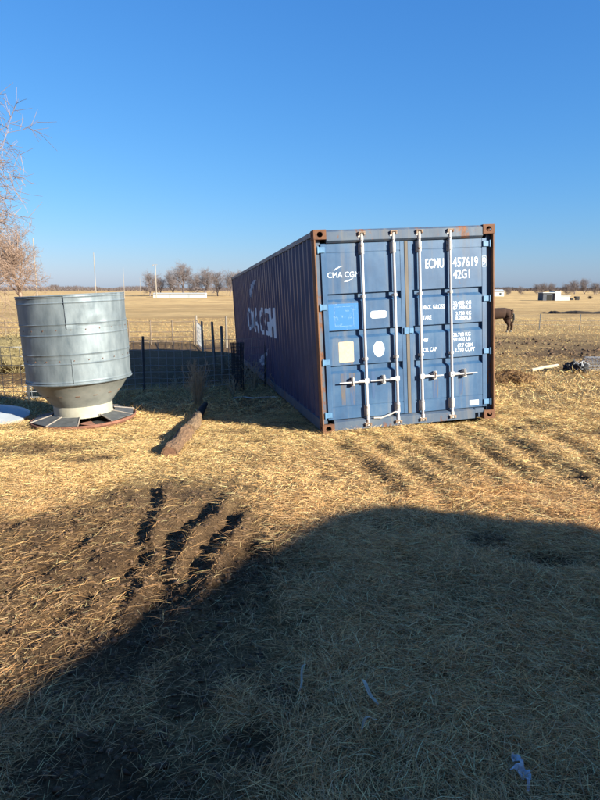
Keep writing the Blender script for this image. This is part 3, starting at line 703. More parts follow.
# upper tier of two lapped sheets with a vertical seam, two whole tiers below
tier(1.44, 1.895, 28, (1.51, 1.80, 1.875), "bin_sheet", -1.35, .9, RB+.006)
tier(1.44, 1.895, 44, (1.51, 1.80, 1.875), "bin_sheet", .88, 2*math.pi-1.33, RB)
tier(1.025, 1.445, 72, (1.09, 1.36), "bin_sheet", r=RB+.003)
tier(.665, 1.03, 72, (.70, .96), "bin_sheet", r=RB)
for z, r in ((1.90, .012), (.668, .013)):
    mb = MB(); mb.tube([((RB+.006)*math.cos(2*math.pi*k/48), (RB+.006)*math.sin(2*math.pi*k/48), z) for k in range(49)], r, 6, False); mb.build("rolled_rim", M['galv'], fd_root, smooth=True)
MB().lathe([(0, 1.80), (RB*.5, 1.72), (RB-.02, 1.60)], 32).build("feed_surface", simple("feed_grain", (.16, .12, .07), (.3, .22, .13), 40, .95), fd_root)
for t, z0, z1 in ((-1.35, 1.46, 1.88), (-1.33, .69, 1.02), (.3, 1.05, 1.42)):
    mb = MB(); c, s = math.cos(t), math.sin(t); r = RB+.012
    mb.tube([((r-.006)*c, (r-.006)*s, z0), ((r-.006)*c, (r-.006)*s, z1)], .006, 5); mb.build("seam", M['galv'], fd_root)
mb = MB()
for t in np.arange(-3.1, .1, .26):
    for z in (1.43, 1.005): c, s = math.cos(t), math.sin(t); r = RB+.004; mb.tube([(r*c, r*s, z), ((r+.008)*c, (r+.008)*s, z)], .007, 6)
mb.build("rivets", M['casting'], fd_root)["kind"] = "stuff"
MB().lathe([(RB-.01, .672), (RB-.04, .652), (.60, .50), (.47, .345), (.425, .285)], 48).build("hopper_cone", M['galvcone'], fd_root, smooth=True)
mb = MB()
for t in np.arange(-3.0, 0, .42):
    c, s = math.cos(t), math.sin(t); r0, z0 = .575, .47; mb.tube([((r0-.002)*math.cos(t-.05), (r0-.002)*math.sin(t-.05), z0), ((r0-.002)*math.cos(t+.05), (r0-.002)*math.sin(t+.05), z0)], .007, 5)
mb.build("slots", M['casting'], fd_root)["kind"] = "stuff"
MB().lathe([(.424, .29), (.428, .275), (.425, .15), (.45, .12)], 48).build("collar", M['collar'], fd_root, smooth=True)
# tray: base pan, rust rim, wedge lids between ribs, one lid lifted
MB().lathe([(.3, .02), (.72, .0), (.765, .045), (.768, .075), (.755, .078), (.74, .05), (.45, .03)], 48).build("tray_pan", M['trayrim'], fd_root)
NL = 10
for k in range(NL):
    a0 = -math.pi/2+.22+2*math.pi*k/NL; a1 = a0+2*math.pi/NL; g_ = .022
    P = lambda r, a, z: (r*math.cos(a), r*math.sin(a), z)
    if k == 0:      # open wedge: lid folded up against the collar
        mb = MB(); mb.add([P(.50, a0+.06, .075), P(.50, a0+.30, .085), P(.70, a0+.34, .055), P(.70, a0+.05, .10), P(.50, a0+.06, .067), P(.50, a0+.30, .077), P(.70, a0+.34, .047), P(.70, a0+.05, .092)], [(0,1,2,3),(4,5,6,7),(0,1,5,4),(2,3,7,6),(1,2,6,5),(0,3,7,4)]); mb.build("lid", M['trayrim'], fd_root)
        MB().add([P(.44, a0, .06), P(.44, a1, .06), P(.74, a1, .045), P(.74, a0, .045)], [(0, 1, 2, 3)]).build("trough", M['dark'], fd_root)
    else:
        i_, o_ = .47, .752
        vs = [P(i_, a0+g_, .150), P(i_, a1-g_, .150), P(o_, a1-g_*.8, .088), P(o_, a0+g_*.8, .088)]
        vs += [(x, y, z-.008) for x, y, z in vs]
        MB().add(vs, [(0,1,2,3),(7,6,5,4),(0,4,5,1),(1,5,6,2),(2,6,7,3),(3,7,4,0)]).build("lid", M['traylid'], fd_root)
    mb = MB(); c, s = math.cos(a0), math.sin(a0); mb.tube([(.455*c, .455*s, .155), (.765*c, .765*s, .088)], .009, 5); mb.build("rib", M['rib'], fd_root)

# spare lid lying on the ground left of the feeder
lx, ly = -4.86, 9.25
lid = empty("feeder_cover", (lx, ly, hz(lx, ly)+.045)); lid.rotation_euler = (math.radians(3), math.radians(2), 0)
tag(lid, "pale shallow round metal cover lying on the ground left of the feeder", "cover")
MB().lathe([(.02, .17), (.2, .145), (.45, .085), (.60, .035), (.615, .03)], 40, disp=lambda t, z: 0).build("dish", M['lid'], lid, smooth=True)
mb = MB(); mb.lathe([(.615, .03), (.628, .022), (.628, -.03), (.615, -.034), (.60, .02)], 40); mb.build("rim", M['lid'], lid, smooth=True)

# ------------------------------------------------------------------ log, weeds, hose
log = empty("fallen_log", (-1.5, 8.6, hz(-1.5, 8.6)))
tag(log, "reddish brown fallen log with a charred far end lying on the straw", "log")
def rel(p, o): return (p[0]-o.location.x, p[1]-o.location.y, p[2]-o.location.z)
def rough_tube(pts, rs, n, amp, seed):
    mb = MB(); mb.tube(pts, rs, n); V = np.array(mb.v); c = V.mean(0)
    nz = fbm(V[:, 0]*14+V[:, 2]*11, V[:, 1]*5, 5, seed); ctr = np.repeat(np.array([list(p) for p in pts]), n, 0)
    d = V-ctr; mb.v = [tuple(v) for v in (ctr+d*(1+amp*nz[:, None]))]; return mb
def path(pts, k):
    o = []
    for a, b in zip(pts[:-1], pts[1:]):
        for i in range(k): t = i/k; o.append(tuple(a[j]+(b[j]-a[j])*t for j in range(3)))
    return o+[pts[-1]]
L0 = [(-1.50, 6.80, hz(-1.50, 6.80)+.055), (-1.50, 7.4, hz(-1.5, 7.4)+.07), (-1.50, 7.95, hz(-1.5, 7.95)+.07)]
L0 = [rel(p, log) for p in path(L0, 16)]
rough_tube(L0, [.094+.008*math.sin(i*.35) for i in range(len(L0))], 30, .34, 80).build("log_section", M['bark'], log, smooth=True)
e = L0[0]; MB().lathe([(0, 0), (.03, .001), (.074, 0)], 14).build("cut_face", M['logend'], log)
cf = [c for c in log.children if c.name.startswith("cut_face")][0]; cf.location = (e[0], e[1]-.0035, e[2]); cf.rotation_euler = (math.radians(90), 0, 0)
L1 = [(-1.49, 7.92, hz(-1.5, 7.9)+.075), (-1.48, 8.5, hz(-1.48, 8.5)+.07), (-1.54, 8.95, hz(-1.54, 8.95)+.085)]
L1 = [rel(p, log) for p in path(L1, 14)]
rough_tube(L1, [.090-.0009*i for i in range(len(L1))], 20, .34, 81).build("log_section", simple("inner_wood", (.11, .065, .036), (.34, .215, .12), 34, .95, 0, 1., .05, (1, .2, 1)), log, smooth=True)
L2 = [(-1.54, 8.94, hz(-1.54, 8.95)+.085), (-1.53, 9.25, hz(-1.53, 9.25)+.11), (-1.52, 9.6, hz(-1.52, 9.6)+.16)]
L2 = [rel(p, log) for p in path(L2, 12)]
rough_tube(L2, [.062-.0008*i for i in range(len(L2))], 16, .3, 82).build("charred_section", M['char'], log, smooth=True)

def weed(x, y, h, n, spread, label, name="dry_weed", group="dry weeds along the fence", seed=1, leafy=1):
    r = random.Random(seed); root = empty(name, (x, y, hz(x, y))); mb = MB(); sd = MB()
    for i in range(n):
        a = r.uniform(0, 6.28); s = spread*r.random()**.7; hh = h*r.uniform(.45, 1); b = .06*r.random()
        p0 = (b*math.cos(a), b*math.sin(a), -.02); p1 = (s*.45*math.cos(a), s*.45*math.sin(a), hh*.55); p2 = (s*math.cos(a), s*math.sin(a), hh)
        mb.tube([p0, p1, p2], [.007, .005, .003], 3, False)
        for k in range(int(4*leafy)):
            t = r.uniform(.35, 1); q = [p1[j]+(p2[j]-p1[j])*(t*2-1) if t > .5 else p0[j]+(p1[j]-p0[j])*t*2 for j in range(3)]
            b2 = r.uniform(0, 6.28); l = r.uniform(.06, .20)*h; e2 = (q[0]+l*.5*math.cos(b2), q[1]+l*.5*math.sin(b2), q[2]+l*.8)
            sd.tube([q, e2], [.004, .0025], 3, False)
    mb.build("stalks", M['weed'], root)["kind"] = "stuff"; sd.build("seed_heads", M['weed'], root)["kind"] = "stuff"
    return tag(root, label, "weed", group)
weed(-1.78, 10.45, .80, 70, .27, "tall dry weed clump behind the far end of the log", seed=2)
weed(-1.25, 11.4, .45, 18, .28, "short dry weed clump just right of the charred log end", seed=3)
weed(-.95, 12.3, .6, 26, .35, "brown weed clump against the container's long side at the fence", seed=4)
weed(-1.30, 13.4, .6, 22, .4, "weed clump behind the wire roll by the container", seed=5)
weed(-.45, 11.9, .38, 20, .3, "low weeds beside the container just this side of the fence", seed=6)
weed(-2.5, 12.1, .35, 14, .3, "thin weeds at the wire fence between steel post and log", seed=9)
hp = [(-1.22, 11.0), (-1.05, 11.12), (-.86, 11.02), (-.70, 11.15), (-.55, 11.22), (-.42, 11.05)]
tag(MB().tube([(x, y, hz(x, y)+.03) for x, y in hp], .014, 6).build("pale_hose", M['hose'], smooth=True), "short pale hose lying in the shade beside the container", "hose")

# ------------------------------------------------------------------ woven wire fence in front of the lot
fen = [(-.72, 12.95), (-3.13, 12.25), (-5.0, 11.35), (-9.0, 10.3)]
fence = empty("wire_fence", (-.72, 12.95, hz(-.72, 12.95)))
tag(fence, "woven wire fence on steel posts running left from the container behind the feeder", "fence")
def along(pl, s):
    for (a, b) in zip(pl[:-1], pl[1:]):
        l = math.hypot(b[0]-a[0], b[1]-a[1])
        if s <= l: t = s/l; return a[0]+(b[0]-a[0])*t, a[1]+(b[1]-a[1])*t
        s -= l
    return pl[-1]
flen = sum(math.hypot(b[0]-a[0], b[1]-a[1]) for a, b in zip(fen[:-1], fen[1:]))
def wire_grid(pl, total, hts, dv, r, root, name, mat, n=3, sag=.015, seed=0):
    rr = random.Random(seed); mb = MB(); st = [i*.5 for i in range(int(total/.5)+1)]
    for h in hts:
        pts = []
        for s in st: x, y = along(pl, s); pts.append(rel((x, y, hz(x, y)+h+rr.uniform(-sag, sag)), root))
        mb.tube(pts, r, n, False)
    s = 0
    while s < total:
        x, y = along(pl, s); z = hz(x, y); mb.tube([rel((x, y, z+hts[0]), root), rel((x+rr.uniform(-.01, .01), y, z+(hts[0]+hts[-1])/2), root), rel((x, y, z+hts[-1]), root)], r*.9, n, False); s += dv
    return mb.build(name, mat, root)
wire_grid(fen, flen, [.06, .16, .27, .39, .52, .67, .84, 1.02], .16, .0055, fence, "woven_wire", M['wire'])
def tpost(x, y, h, root=None, lean=0, mat='tpost', r=.022, name="post"):
    o = rel((x, y, hz(x, y)), root) if root else (x, y, hz(x, y))
    mb = MB(); mb.box((-r, -.006, -.05), (r, .006, h)); mb.box((-.006, -.0055, -.05), (.006, r*1.6, h))
    for k in range(int(h/.12)): mb.box((-r*.6, -.013, .1+k*.12), (r*.6, -.0055, .125+k*.12))
    ob = mb.build(name, M[mat], root); ob.location = o; ob.rotation_euler = (0, lean, .1); return ob
for s in (0.03, 2.55, 4.7, 6.9): x, y = along(fen, s); tpost(x, y, 1.12 if s > 1 else .95, fence, .02)

def wood_post(x, y, h, r, lean, label, mat='wpost', group="posts around the lot"):
    o = rough_tube(path([(0, 0, -.1), (lean*h*.5, 0, h*.5), (lean*h, 0, h)], 4), [r*(1-.02*i) for i in range(9)], 8, .15, int(x*10) % 50).build("fence_post", M[mat], None, smooth=True)
    o.location = (x, y, hz(x, y)); return tag(o, label, "post", group)
wood_post(-2.42, 17.2, 1.28, .042, -.035, "left of two weathered posts standing between the wire gate and the container")
wood_post(-1.98, 15.6, 1.20, .042, -.02, "right of two weathered posts, nearest the wire roll")
wood_post(-3.55, 22.3, 1.15, .045, -.02, "thin post at the near end of the pale wire gate")
wood_post(-2.95, 24.5, 1.25, .05, .0, "far post seen just left of the container's back corner")

# roll of woven wire standing on end against the fence corner
rroll = empty("wire_roll", (-1.27, 12.35, hz(-1.27, 12.35)))
tag(rroll, "dark roll of woven wire standing on end near the container", "wire roll")
for R_, nm in ((.12, "outer_coil"), (.085, "inner_coil")):
    mb = MB()
    for k in range(14):
        z = .02+k*.072; f = 1+.12*max(0, (z-.75)/.3)
        mb.tube([(R_*f*math.cos(2*math.pi*j/18), R_*f*math.sin(2*math.pi*j/18), z) for j in range(19)], .0045, 3, False)
    for j in range(20):
        a = 2*math.pi*j/20+R_*20; mb.tube([(R_*math.cos(a), R_*math.sin(a), 0), (R_*math.cos(a), R_*math.sin(a), .75), (R_*1.12*math.cos(a), R_*1.12*math.sin(a), .98)], .0045, 3, False)
    mb.build(nm, M['tpost'], rroll)

# pipe corral panels beyond the lot
def pipe_panel(a, b, h, rails, ups, label):
    root = empty("pipe_panel", (a[0], a[1], hz(*a))); zb = hz(*b)-root.location.z
    B = (b[0]-a[0], b[1]-a[1], zb)
    for i in range(rails):
        z = .12+(h-.12)*i/(rails-1); MB().tube([(0, 0, z), (B[0]*.5, B[1]*.5, B[2]*.5+z-.01), (B[0], B[1], B[2]+z)], .019, 6).build("rail", M['pipe'], root)
    for i in range(ups):
        t = i/(ups-1); MB().tube([(B[0]*t, B[1]*t, B[2]*t-.05), (B[0]*t, B[1]*t, B[2]*t+h+.06)], .026, 6).build("upright", M['pipe'], root)
    return tag(root, label, "fence panel", "pipe panels closing the far side of the lot")
pipe_panel((-4.62, 26.6), (-7.35, 26.3), .98, 5, 4, "brown pipe fence panel seen between the feeder and the pale wire gate")
pipe_panel((-7.5, 26.3), (-13.4, 25.2), .98, 5, 6, "pipe fence panel partly hidden behind the feeder, left of the gate panel")
wood_post(-4.52, 26.7, 1.25, .06, 0, "post with a capped top where pipe panel and pale wire gate meet")
gate = empty("wire_gate", (-4.5, 26.4, hz(-4.5, 26.4)))
tag(gate, "pale wire gate sagging open towards the camera", "gate")
gp = [(-4.45, 26.4), (-3.6, 22.5)]
wire_grid(gp, 3.95, [.12, .28, .44, .60, .78, .95], .26, .007, gate, "gate_mesh", M['wire'], 4)
pts = [rel((x, y, hz(x, y)+z), gate) for x, y, z in ((-4.45, 26.4, .08), (-3.6, 22.5, .06), (-3.6, 22.5, .92), (-4.45, 26.4, 1.05), (-4.45, 26.4, .08))]
MB().tube(pts, .016, 6).build("gate_frame", M['rib'], gate)

# old hay heap behind the fence at the left
hb = empty("hay_bale", (-7.55, 16.2, hz(-7.55, 16.2))); tag(hb, "torn greenish hay bale lying behind the wire fence at the far left", "hay bale")
bm = bmesh.new(); bmesh.ops.create_icosphere(bm, subdivisions=4, radius=1)
for v in bm.verts:
    p = v.co; n_ = fbm(np.array([p.x*2.2+p.z]), np.array([p.y*2.2-p.z]), 4, 90)[0]; s = 1+.28*n_; v.co = Vector((p.x*.85*s, p.y*.75*s, max(-.02, .42+p.z*.50*s)))
me = bpy.data.meshes.new("bale_core"); bm.to_mesh(me); bm.free(); me.materials.append(simple("hay_green", (.10, .075, .032), (.24, .185, .085), 14, .95, 0, .8, .04)); me.shade_smooth()
core = link("bale_core", me, hb)
n = 5000; vs = np.array([v.co for v in me.vertices]); pk = vs[rng.integers(0, len(vs), n)]+rng.normal(0, .03, (n, 3)); dr_ = rng.normal(0, 1, (n, 3)); dr_ /= np.linalg.norm(dr_, axis=1)[:, None]
sd_ = np.cross(dr_, rng.normal(0, 1, (n, 3))); sd_ /= np.linalg.norm(sd_, axis=1)[:, None]; ll = rng.uniform(.08, .25, (n, 1))
V = np.stack([pk-sd_*.006, pk+sd_*.006, pk+dr_*ll], 1).reshape(-1, 3); C = np.repeat(np.concatenate([np.array([.27, .21, .10])*(.6+.7*rng.random((n, 1))), np.ones((n, 1))], 1), 3, 0)
o = link("hay_stems", np_mesh("hay_stems", V, np.arange(n*3).reshape(-1, 3), SM, 3, C), hb); o["kind"] = "stuff"

# ------------------------------------------------------------------ trees
def tree_mesh(seed, hgt, levels, kids, spread, trunk_frac=.25, r0=.16, droop=0., twig=.010, up=.25, lenf=.62):
    r = random.Random(seed); tb = MB(); cb = MB()
    def grow(p, d, l, rad, lev):
        segs = 4 if lev == 0 else (3 if lev < levels-1 else 2); pts = [p]; rs = [rad]; q = p; dd = d
        tip = rad*(.55 if lev < levels else .5)
        for i in range(segs):
            jit = Vector((r.gauss(0, 1), r.gauss(0, 1), r.gauss(0, .7)))*(.10 if lev == 0 else .17)
            dd = (dd+jit+Vector((0, 0, (up if lev < 3 else up*.3)*.3-droop*lev*.05))).normalized(); q = q+dd*(l/segs); pts.append(q); rs.append(rad+(tip-rad)*(i+1)/segs)
        (tb if lev < 2 else cb).tube([tuple(x) for x in pts], rs, 7 if lev == 0 else (5 if lev < 2 else 3), False)
        if lev >= levels: return
        k = kids[min(lev, len(kids)-1)]
        for i in range(k):
            t = trunk_frac+(1-trunk_frac)*(i+r.random()*.8)/k if lev == 0 else .25+.75*(i+r.random())/k
            t = min(t, 1); f = t*segs; a = min(int(f), segs-1); pp = pts[a].lerp(pts[a+1], f-a)
            az = i*2.399+r.uniform(-.5, .5)+lev; u, w = frame(dd); out = (u*math.cos(az)+w*math.sin(az))
            ang = spread*(1.15-.4*t)*r.uniform(.75, 1.2); nd = (dd*math.cos(ang)+out*math.sin(ang)).normalized()
            rr = max(twig*.5, (rad+(tip-rad)*t)*.62)
            grow(pp, nd, l*lenf*r.uniform(.7, 1.15)*(1.1-.35*t if lev == 0 else 1), rr, lev+1)
    grow(Vector((0, 0, -.1)), Vector((0, 0, 1)), hgt, r0, 0)
    return tb, cb
def make_tree(name, tb, cb, mat, loc, label, group, s=1, rz=0):
    root = empty(name, loc, rz); root.scale = (s, s, s)
    tm = tb if not isinstance(tb, MB) else tb.mesh("trunk", mat); cm = cb if not isinstance(cb, MB) else cb.mesh("crown", mat)
    link("trunk", tm, root); link("crown", cm, root); tag(root, label, "tree", group); return tm, cm
tb, cb = tree_mesh(5, 8.4, 5, [13, 8, 7, 6, 5], 1.0, .12, .24, .10, .024, .15, .66)
make_tree("bare_tree", tb, cb, M['twood'], (-18.2, 30, hz(-18.2, 30)-.1), "large bare winter tree reaching in from the left edge of the photo", "bare trees left of the feeder", 1.0, .6)
tb, cb = tree_mesh(12, 5.2, 5, [10, 6, 6, 5, 4], .78, .30, .22, .05, .026, .3, .66)
make_tree("bare_tree", tb, cb, M['twood'], (-44.6, 99, hz(-44.6, 99)-.1), "bare spreading tree on the plain just behind the feeder's left rim", "bare trees left of the feeder", 1.38, 2.0)
fm = []
for sd in (21, 34, 55):
    tb, cb = tree_mesh(sd, 6.6, 5, [11, 7, 6, 4, 3], .74, .16, .28, .03, .026, .32, .62)
    fm.append((tb.mesh("trunk", M['ftwood']), cb.mesh("crown", M['ftwood'])))
def far_tree(i, px, Y, base, s, rz, label, group):
    x = (px-300)/610.0*Y; o = make_tree("bare_tree", fm[i][0], fm[i][1], None, (x, Y, hz(x, Y)-.1+base), label, group, s, rz)
row = [(152, .95), (163, .80), (176, 1.0), (185, 1.32), (197, .98), (206, 1.05), (219, 1.02), (231, 1.08), (240, .98)]
lab = ["leftmost of the bare trees in the row behind the long white shed", "small bare tree beside the yard lamp, behind the white shed", "bare tree left of the tallest one in the row behind the white shed", "tallest bare tree in the row behind the long white shed",
       "bare tree just right of the tallest in the row behind the shed", "bare tree above the right end of the long white shed", "bare tree in the gap between white shed and container", "bare tree in the row nearest the container's back corner", "bare tree partly hidden by the container's back corner"]
for i, (px, s) in enumerate(row): far_tree(i % 3, px, 290+(i*37 % 5)*5, 0, s*1.12, i*1.3, lab[i], "row of bare trees behind the white shed")
rr = [(506, .62), (518, .70), (533, .92), (541, 1.02), (549, .9), (562, .95), (571, 1.2), (581, 1.22), (590, 1.0), (600, .95)]
lab = ["low bare tree on the horizon just right of the container", "second low bare tree right of the container on the horizon", "left tree of the clump above the dark shed", "middle tree of the clump above the dark shed", "right tree of the clump above the dark shed",
       "left edge tree of the big clump on the right horizon", "broad bare tree in the big clump on the right horizon", "tallest bare tree of the right horizon clump", "bare tree right of the tallest in the horizon clump", "rightmost bare tree on the horizon at the photo's edge"]
for i, (px, s) in enumerate(rr): far_tree((i+1) % 3, px, 420+(i*29 % 4)*9, -1.5, s*.92, i*2.1, lab[i], "bare trees on the right horizon")
# distant woods along the horizon: one mass of twigs
n = 26000; th = rng.uniform(-.85, .85, n); dist = rng.uniform(900, 1150, n); xw = np.sin(th)*dist; yw = np.cos(th)*dist
top = 4.5+4.5*np.clip(.5+1.1*fbm(th*40, th*0, 4, 95), 0, 1.4)
p0 = np.stack([xw, yw, macro(xw, yw)+rng.random(n)*top*.6], 1); dv = np.stack([rng.normal(0, .5, n), rng.normal(0, .5, n), np.ones(n)], 1); sv = np.stack([np.cos(th), -np.sin(th), rng.normal(0, .2, n)], 1)
p2 = p0+dv*(top*.5)[:, None]; V = np.stack([p0-sv*.32, p0+sv*.32, p2], 1).reshape(-1, 3)
tag(link("distant_woods", np_mesh("distant_woods", V, np.arange(n*3).reshape(-1, 3), simple("far_woods", (.06, .045, .045), (.12, .09, .085), .05, .95))), "thin strip of leafless woods along the horizon", kind="stuff")

# ------------------------------------------------------------------ utility poles and yard lamp
def upole(px, Y, topz, label, arm=True, r=.12):
    x = (px-300)/610.0*Y; zb = hz(x, Y); root = empty("utility_pole", (x, Y, zb)); h = topz-zb
    MB().tube([(0, 0, -.2), (0, 0, h)], [r, r*.62], 8).build("shaft", M['pole'], root, smooth=True)
    if arm:
        MB().box((-.75, -.17, h-.55), (.75, -.06, h-.43)).build("crossarm", M['pole'], root)
        for ax in (-.65, .65): MB().tube([(ax, -.115, h-.43), (ax, -.115, h-.26)], .035, 6).build("insulator", M['rib'], root)
    return tag(root, label, "utility pole", "utility poles across the plain")
upole(41, 112, 8.9, "tallest utility pole, beside the bare tree above the feeder", False); upole(99, 154, 8.7, "utility pole above the middle of the feeder", False); upole(127, 259, 8.7, "third utility pole, right of the feeder", False); upole(143, 430, 7.6, "farthest short utility pole left of the tree row", False)
x = (158.5-300)/610*255; lp = empty("yard_lamp", (x, 255, hz(x, 255))); tag(lp, "tall yard lamp pole at the left end of the white shed", "lamp pole")
hh = 9.6-lp.location.z; MB().tube([(0, 0, -.2), (0, 0, hh)], [.24, .17], 8).build("pole", M['pole'], lp); MB().box((-.9, -.1, hh-.12), (.9, .1, hh+.05)).build("arm", M['pole'], lp); MB().tube([(-.9, 0, hh-.1), (-.9, 0, hh-.4)], [.2, .28], 8).build("lamp_head", M['rib'], lp)

# ------------------------------------------------------------------ far buildings
ws = empty("white_shed", (-61.2, 258, hz(-50, 258))); tag(ws, "long low white shed on the plain in front of the tree row", "shed")
MB().box((0, 0, -.3), (21.6, 5, 1.75)).build("wall", M['wall'], ws); mb = MB(); mb.prism([(-.3, 1.75), (5.3, 1.75), (2.5, 2.15)], 0, -.2, 21.8); mb.build("roof", M['wall'], ws)
for k in range(2): MB().box((6.5+k*8, -.03, .1), (7.3+k*8, .02, 1.5)).build("door", M['lid'], ws)
sh = empty("farm_shed", (78.6, 200, hz(80, 200))); tag(sh, "small shed with its shaded front coloured dark and a bright white end wall on the right plain", "shed")
MB().box((0, 0, -.3), (3.7, 4.2, 2.45)).build("wall", M['darkwall'], sh); MB().box((3.702, -.5, -.3), (5.5, 4.4, 2.95)).build("end_wall", M['wall'], sh)  # front wall coloured dark to carry its shade
MB().box((5.502, .2, -.3), (8.7, 4.0, 1.5)).build("lean_to", M['wall'], sh); mb = MB(); mb.prism([(-.4, 2.452), (4.5, 2.452), (4.5, 2.56), (-.4, 2.66)], 0, -.3, 3.69); mb.build("roof", M['roof'], sh); MB().box((5.505, 0, 1.503), (9.0, 4.2, 1.60)).build("lean_to_roof", M['roof'], sh)
MB().box((1.2, -.04, -.1), (2.8, .02, 1.9)).build("doorway", M['dark'], sh)
wb = empty("white_house", (86, 290, hz(90, 290))); tag(wb, "small white building half hidden behind the container's right edge", "building")
MB().box((0, 0, -.3), (9.6, 6, 2.2)).build("wall", M['wall'], wb); mb = MB(); mb.prism([(-.3, 2.2), (6.3, 2.2), (3, 3.2)], 0, -.2, 9.8); mb.build("roof", M['roof'], wb); MB().box((7.4, -.04, .6), (8.3, .02, 1.6)).build("window", M['glass'], wb)
wg = empty("farm_wagon", (88.8, 203, hz(90, 203))); tag(wg, "dark flat farm wagon parked right of the small shed", "wagon")
MB().box((0, 0, .55), (3.2, 1.8, .75)).build("bed", M['rustjunk'], wg); MB().box((1.9, .1, .75), (3.0, 1.7, 1.25)).build("load", M['junk'], wg); MB().tube([(0, .9, .6), (-1.0, .9, .4)], .06, 6).build("drawbar", M['rustjunk'], wg)
for ax in (.5, 2.6):
    for ay in (-.05, 1.65): MB().tube([(ax, ay, .38), (ax, ay+.2, .38)], .38, 12).build("wheel", M['junk'], wg)
def shrub(x, y, s, label, seed):
    r = random.Random(seed); mb = MB()
    for i in range(160):
        a = r.uniform(0, 6.28); e = r.uniform(.1, 1.5); l = s*r.uniform(.4, 1); b = (r.uniform(-.2, .2)*s, r.uniform(-.2, .2)*s, -.05)
        m_ = (b[0]+l*.5*math.cos(a)*math.cos(e), b[1]+l*.5*math.sin(a)*math.cos(e), l*.55*math.sin(e)); t = (m_[0]+r.gauss(0, .25)*l, m_[1]+r.gauss(0, .25)*l, m_[2]+l*.3*r.random())
        mb.tube([b, m_, t], [.05, .035, .02], 3, False)
    root = empty("dark_shrub", (x, y, hz(x, y))); mb.build("branches", simple("shrub_twigs", (.05, .035, .028), (.10, .07, .055), 3, .95), root); tag(root, label, "shrub", "dark shrubs on the right plain")
shrub(105.5, 225, 1.6, "dark shrub on the plain to the right of the wagon", 1); shrub(84.5, 172, 1.1, "small dark shrub at the right edge of the plain", 2)

# dark cut bank of a ditch across the right pasture
mb = MB(); P = [(30.2, 77.2), (31.5, 76), (33.5, 74.6), (38, 72.8), (46, 71.5)]; pp = []
for i in range(41):
    t = i/40*4; a = min(int(t), 3); f = t-a; pp.append((P[a][0]+(P[a+1][0]-P[a][0])*f, P[a][1]+(P[a+1][1]-P[a][1])*f))
for i, (x, y) in enumerate(pp):
    z = hz(x, y); h = (.06+.24*min(1, i/10))*(1+.9*float(fbm(np.array([i*.37]), np.array([1.3]), 3, 9)[0])); mb.v += [(x, y-.5, z-.15), (x, y-.15, z+h*.9), (x, y+.4, z+h), (x, y+1.8, z-.1)]
for i in range(40):
    for j in range(3): a = i*4+j; mb.f.append((a, a+4, a+5, a+1))
tag(mb.build("ditch_bank", simple("wet_dark_soil", (.022, .016, .012), (.05, .034, .024), 3, .9), None), "dark cut bank of a ditch across the right pasture", kind="structure")

# barbed wire fence on the right pasture
bf = [(11.0, 36.5), (13.9, 35.6), (16.15, 35.4), (19.5, 35.0)]
bfen = empty("barbed_wire_fence", (13.9, 35.6, hz(13.9, 35.6))); tag(bfen, "thin barbed wire fence across the pasture right of the horse", "fence")
bl = sum(math.hypot(b[0]-a[0], b[1]-a[1]) for a, b in zip(bf[:-1], bf[1:]))
mb = MB()
for h in (.3, .55, .82): mb.tube([rel((x, y, hz(x, y)+h), bfen) for x, y in bf], .005, 3, False)
mb.build("strands", M['wire'], bfen)
for (x, y) in bf[1:]: tpost(x, y, .92, bfen, .01, r=.026)

# ------------------------------------------------------------------ horse (grazing, hindquarters to the right)
horse = empty("horse", (10.55, 33.2, hz(10.6, 33.2)), 0)
tag(horse, "dark brown horse half hidden behind the container's right edge", "horse")
hs = .92
verts = []; edges = []; rad = []
def hv(p, r, par=None):
    verts.append((p[0]*hs, p[1]*hs, p[2]*hs)); rad.append((r[0]*hs, r[1]*hs) if hasattr(r, '__len__') else (r*hs, r*hs)); i = len(verts)-1
    if par is not None: edges.append((par, i))
    return i
# x forward is -x (faces left); body from croup at x=+.75 to chest at x=-.75
c0 = hv((.15, 0, 1.08), .36); c1 = hv((.55, 0, 1.10), .38, c0); c2 = hv((.84, 0, 1.08), .30, c1); hv((1.00, 0, 1.04), .16, c2)
b1 = hv((-.25, 0, 1.06), .37, c0); b2 = hv((-.62, 0, 1.10), .33, b1); b3 = hv((-.82, 0, 1.12), .19, b2)
n1 = hv((-1.05, 0, .98), .15, b3); n2 = hv((-1.28, 0, .72), .12, n1); hd = hv((-1.42, 0, .50), .12, n2); mz = hv((-1.52, 0, .26), .075, hd); hv((-1.55, 0, .17), .06, mz)
for s, st in ((-1, -.10), (1, .16)):
    t = hv((.74+st*.3, s*.15, .84), .24, c1); k_ = hv((.68+st*.6, s*.15, .64), .17, t); h_ = hv((.88+st, s*.15, .46), .095, k_); cn = hv((.85+st*1.2, s*.15, .22), .07, h_); hv((.81+st*1.2, s*.15, .10), .07, cn)
    f1 = hv((-.60, s*.14, .82), .13, b2); f2 = hv((-.62+st*.4, s*.14, .48), .07, f1); f3 = hv((-.62+st*.6, s*.14, .22), .046, f2); hv((-.63+st*.6, s*.14, .10), .048, f3)
me = bpy.data.meshes.new("body"); me.from_pydata(verts, edges, []); body = link("body", me, horse); me.materials.append(M['horse'])
md = body.modifiers.new("skin", 'SKIN'); md.use_smooth_shade = True
for i, sv_ in enumerate(me.skin_vertices[0].data): sv_.radius = rad[i]; sv_.use_root = (i == 0)
body.modifiers.new("sub", 'SUBSURF').levels = 2; body.modifiers["sub"].render_levels = 2
MB().tube([(.98*hs, 0, 1.14*hs), (1.07*hs, 0, 1.02*hs), (1.08*hs, 0, .80*hs), (1.05*hs, 0, .52*hs)], [.035, .055, .06, .02], 8).build("tail", M['mane'], horse, smooth=True)
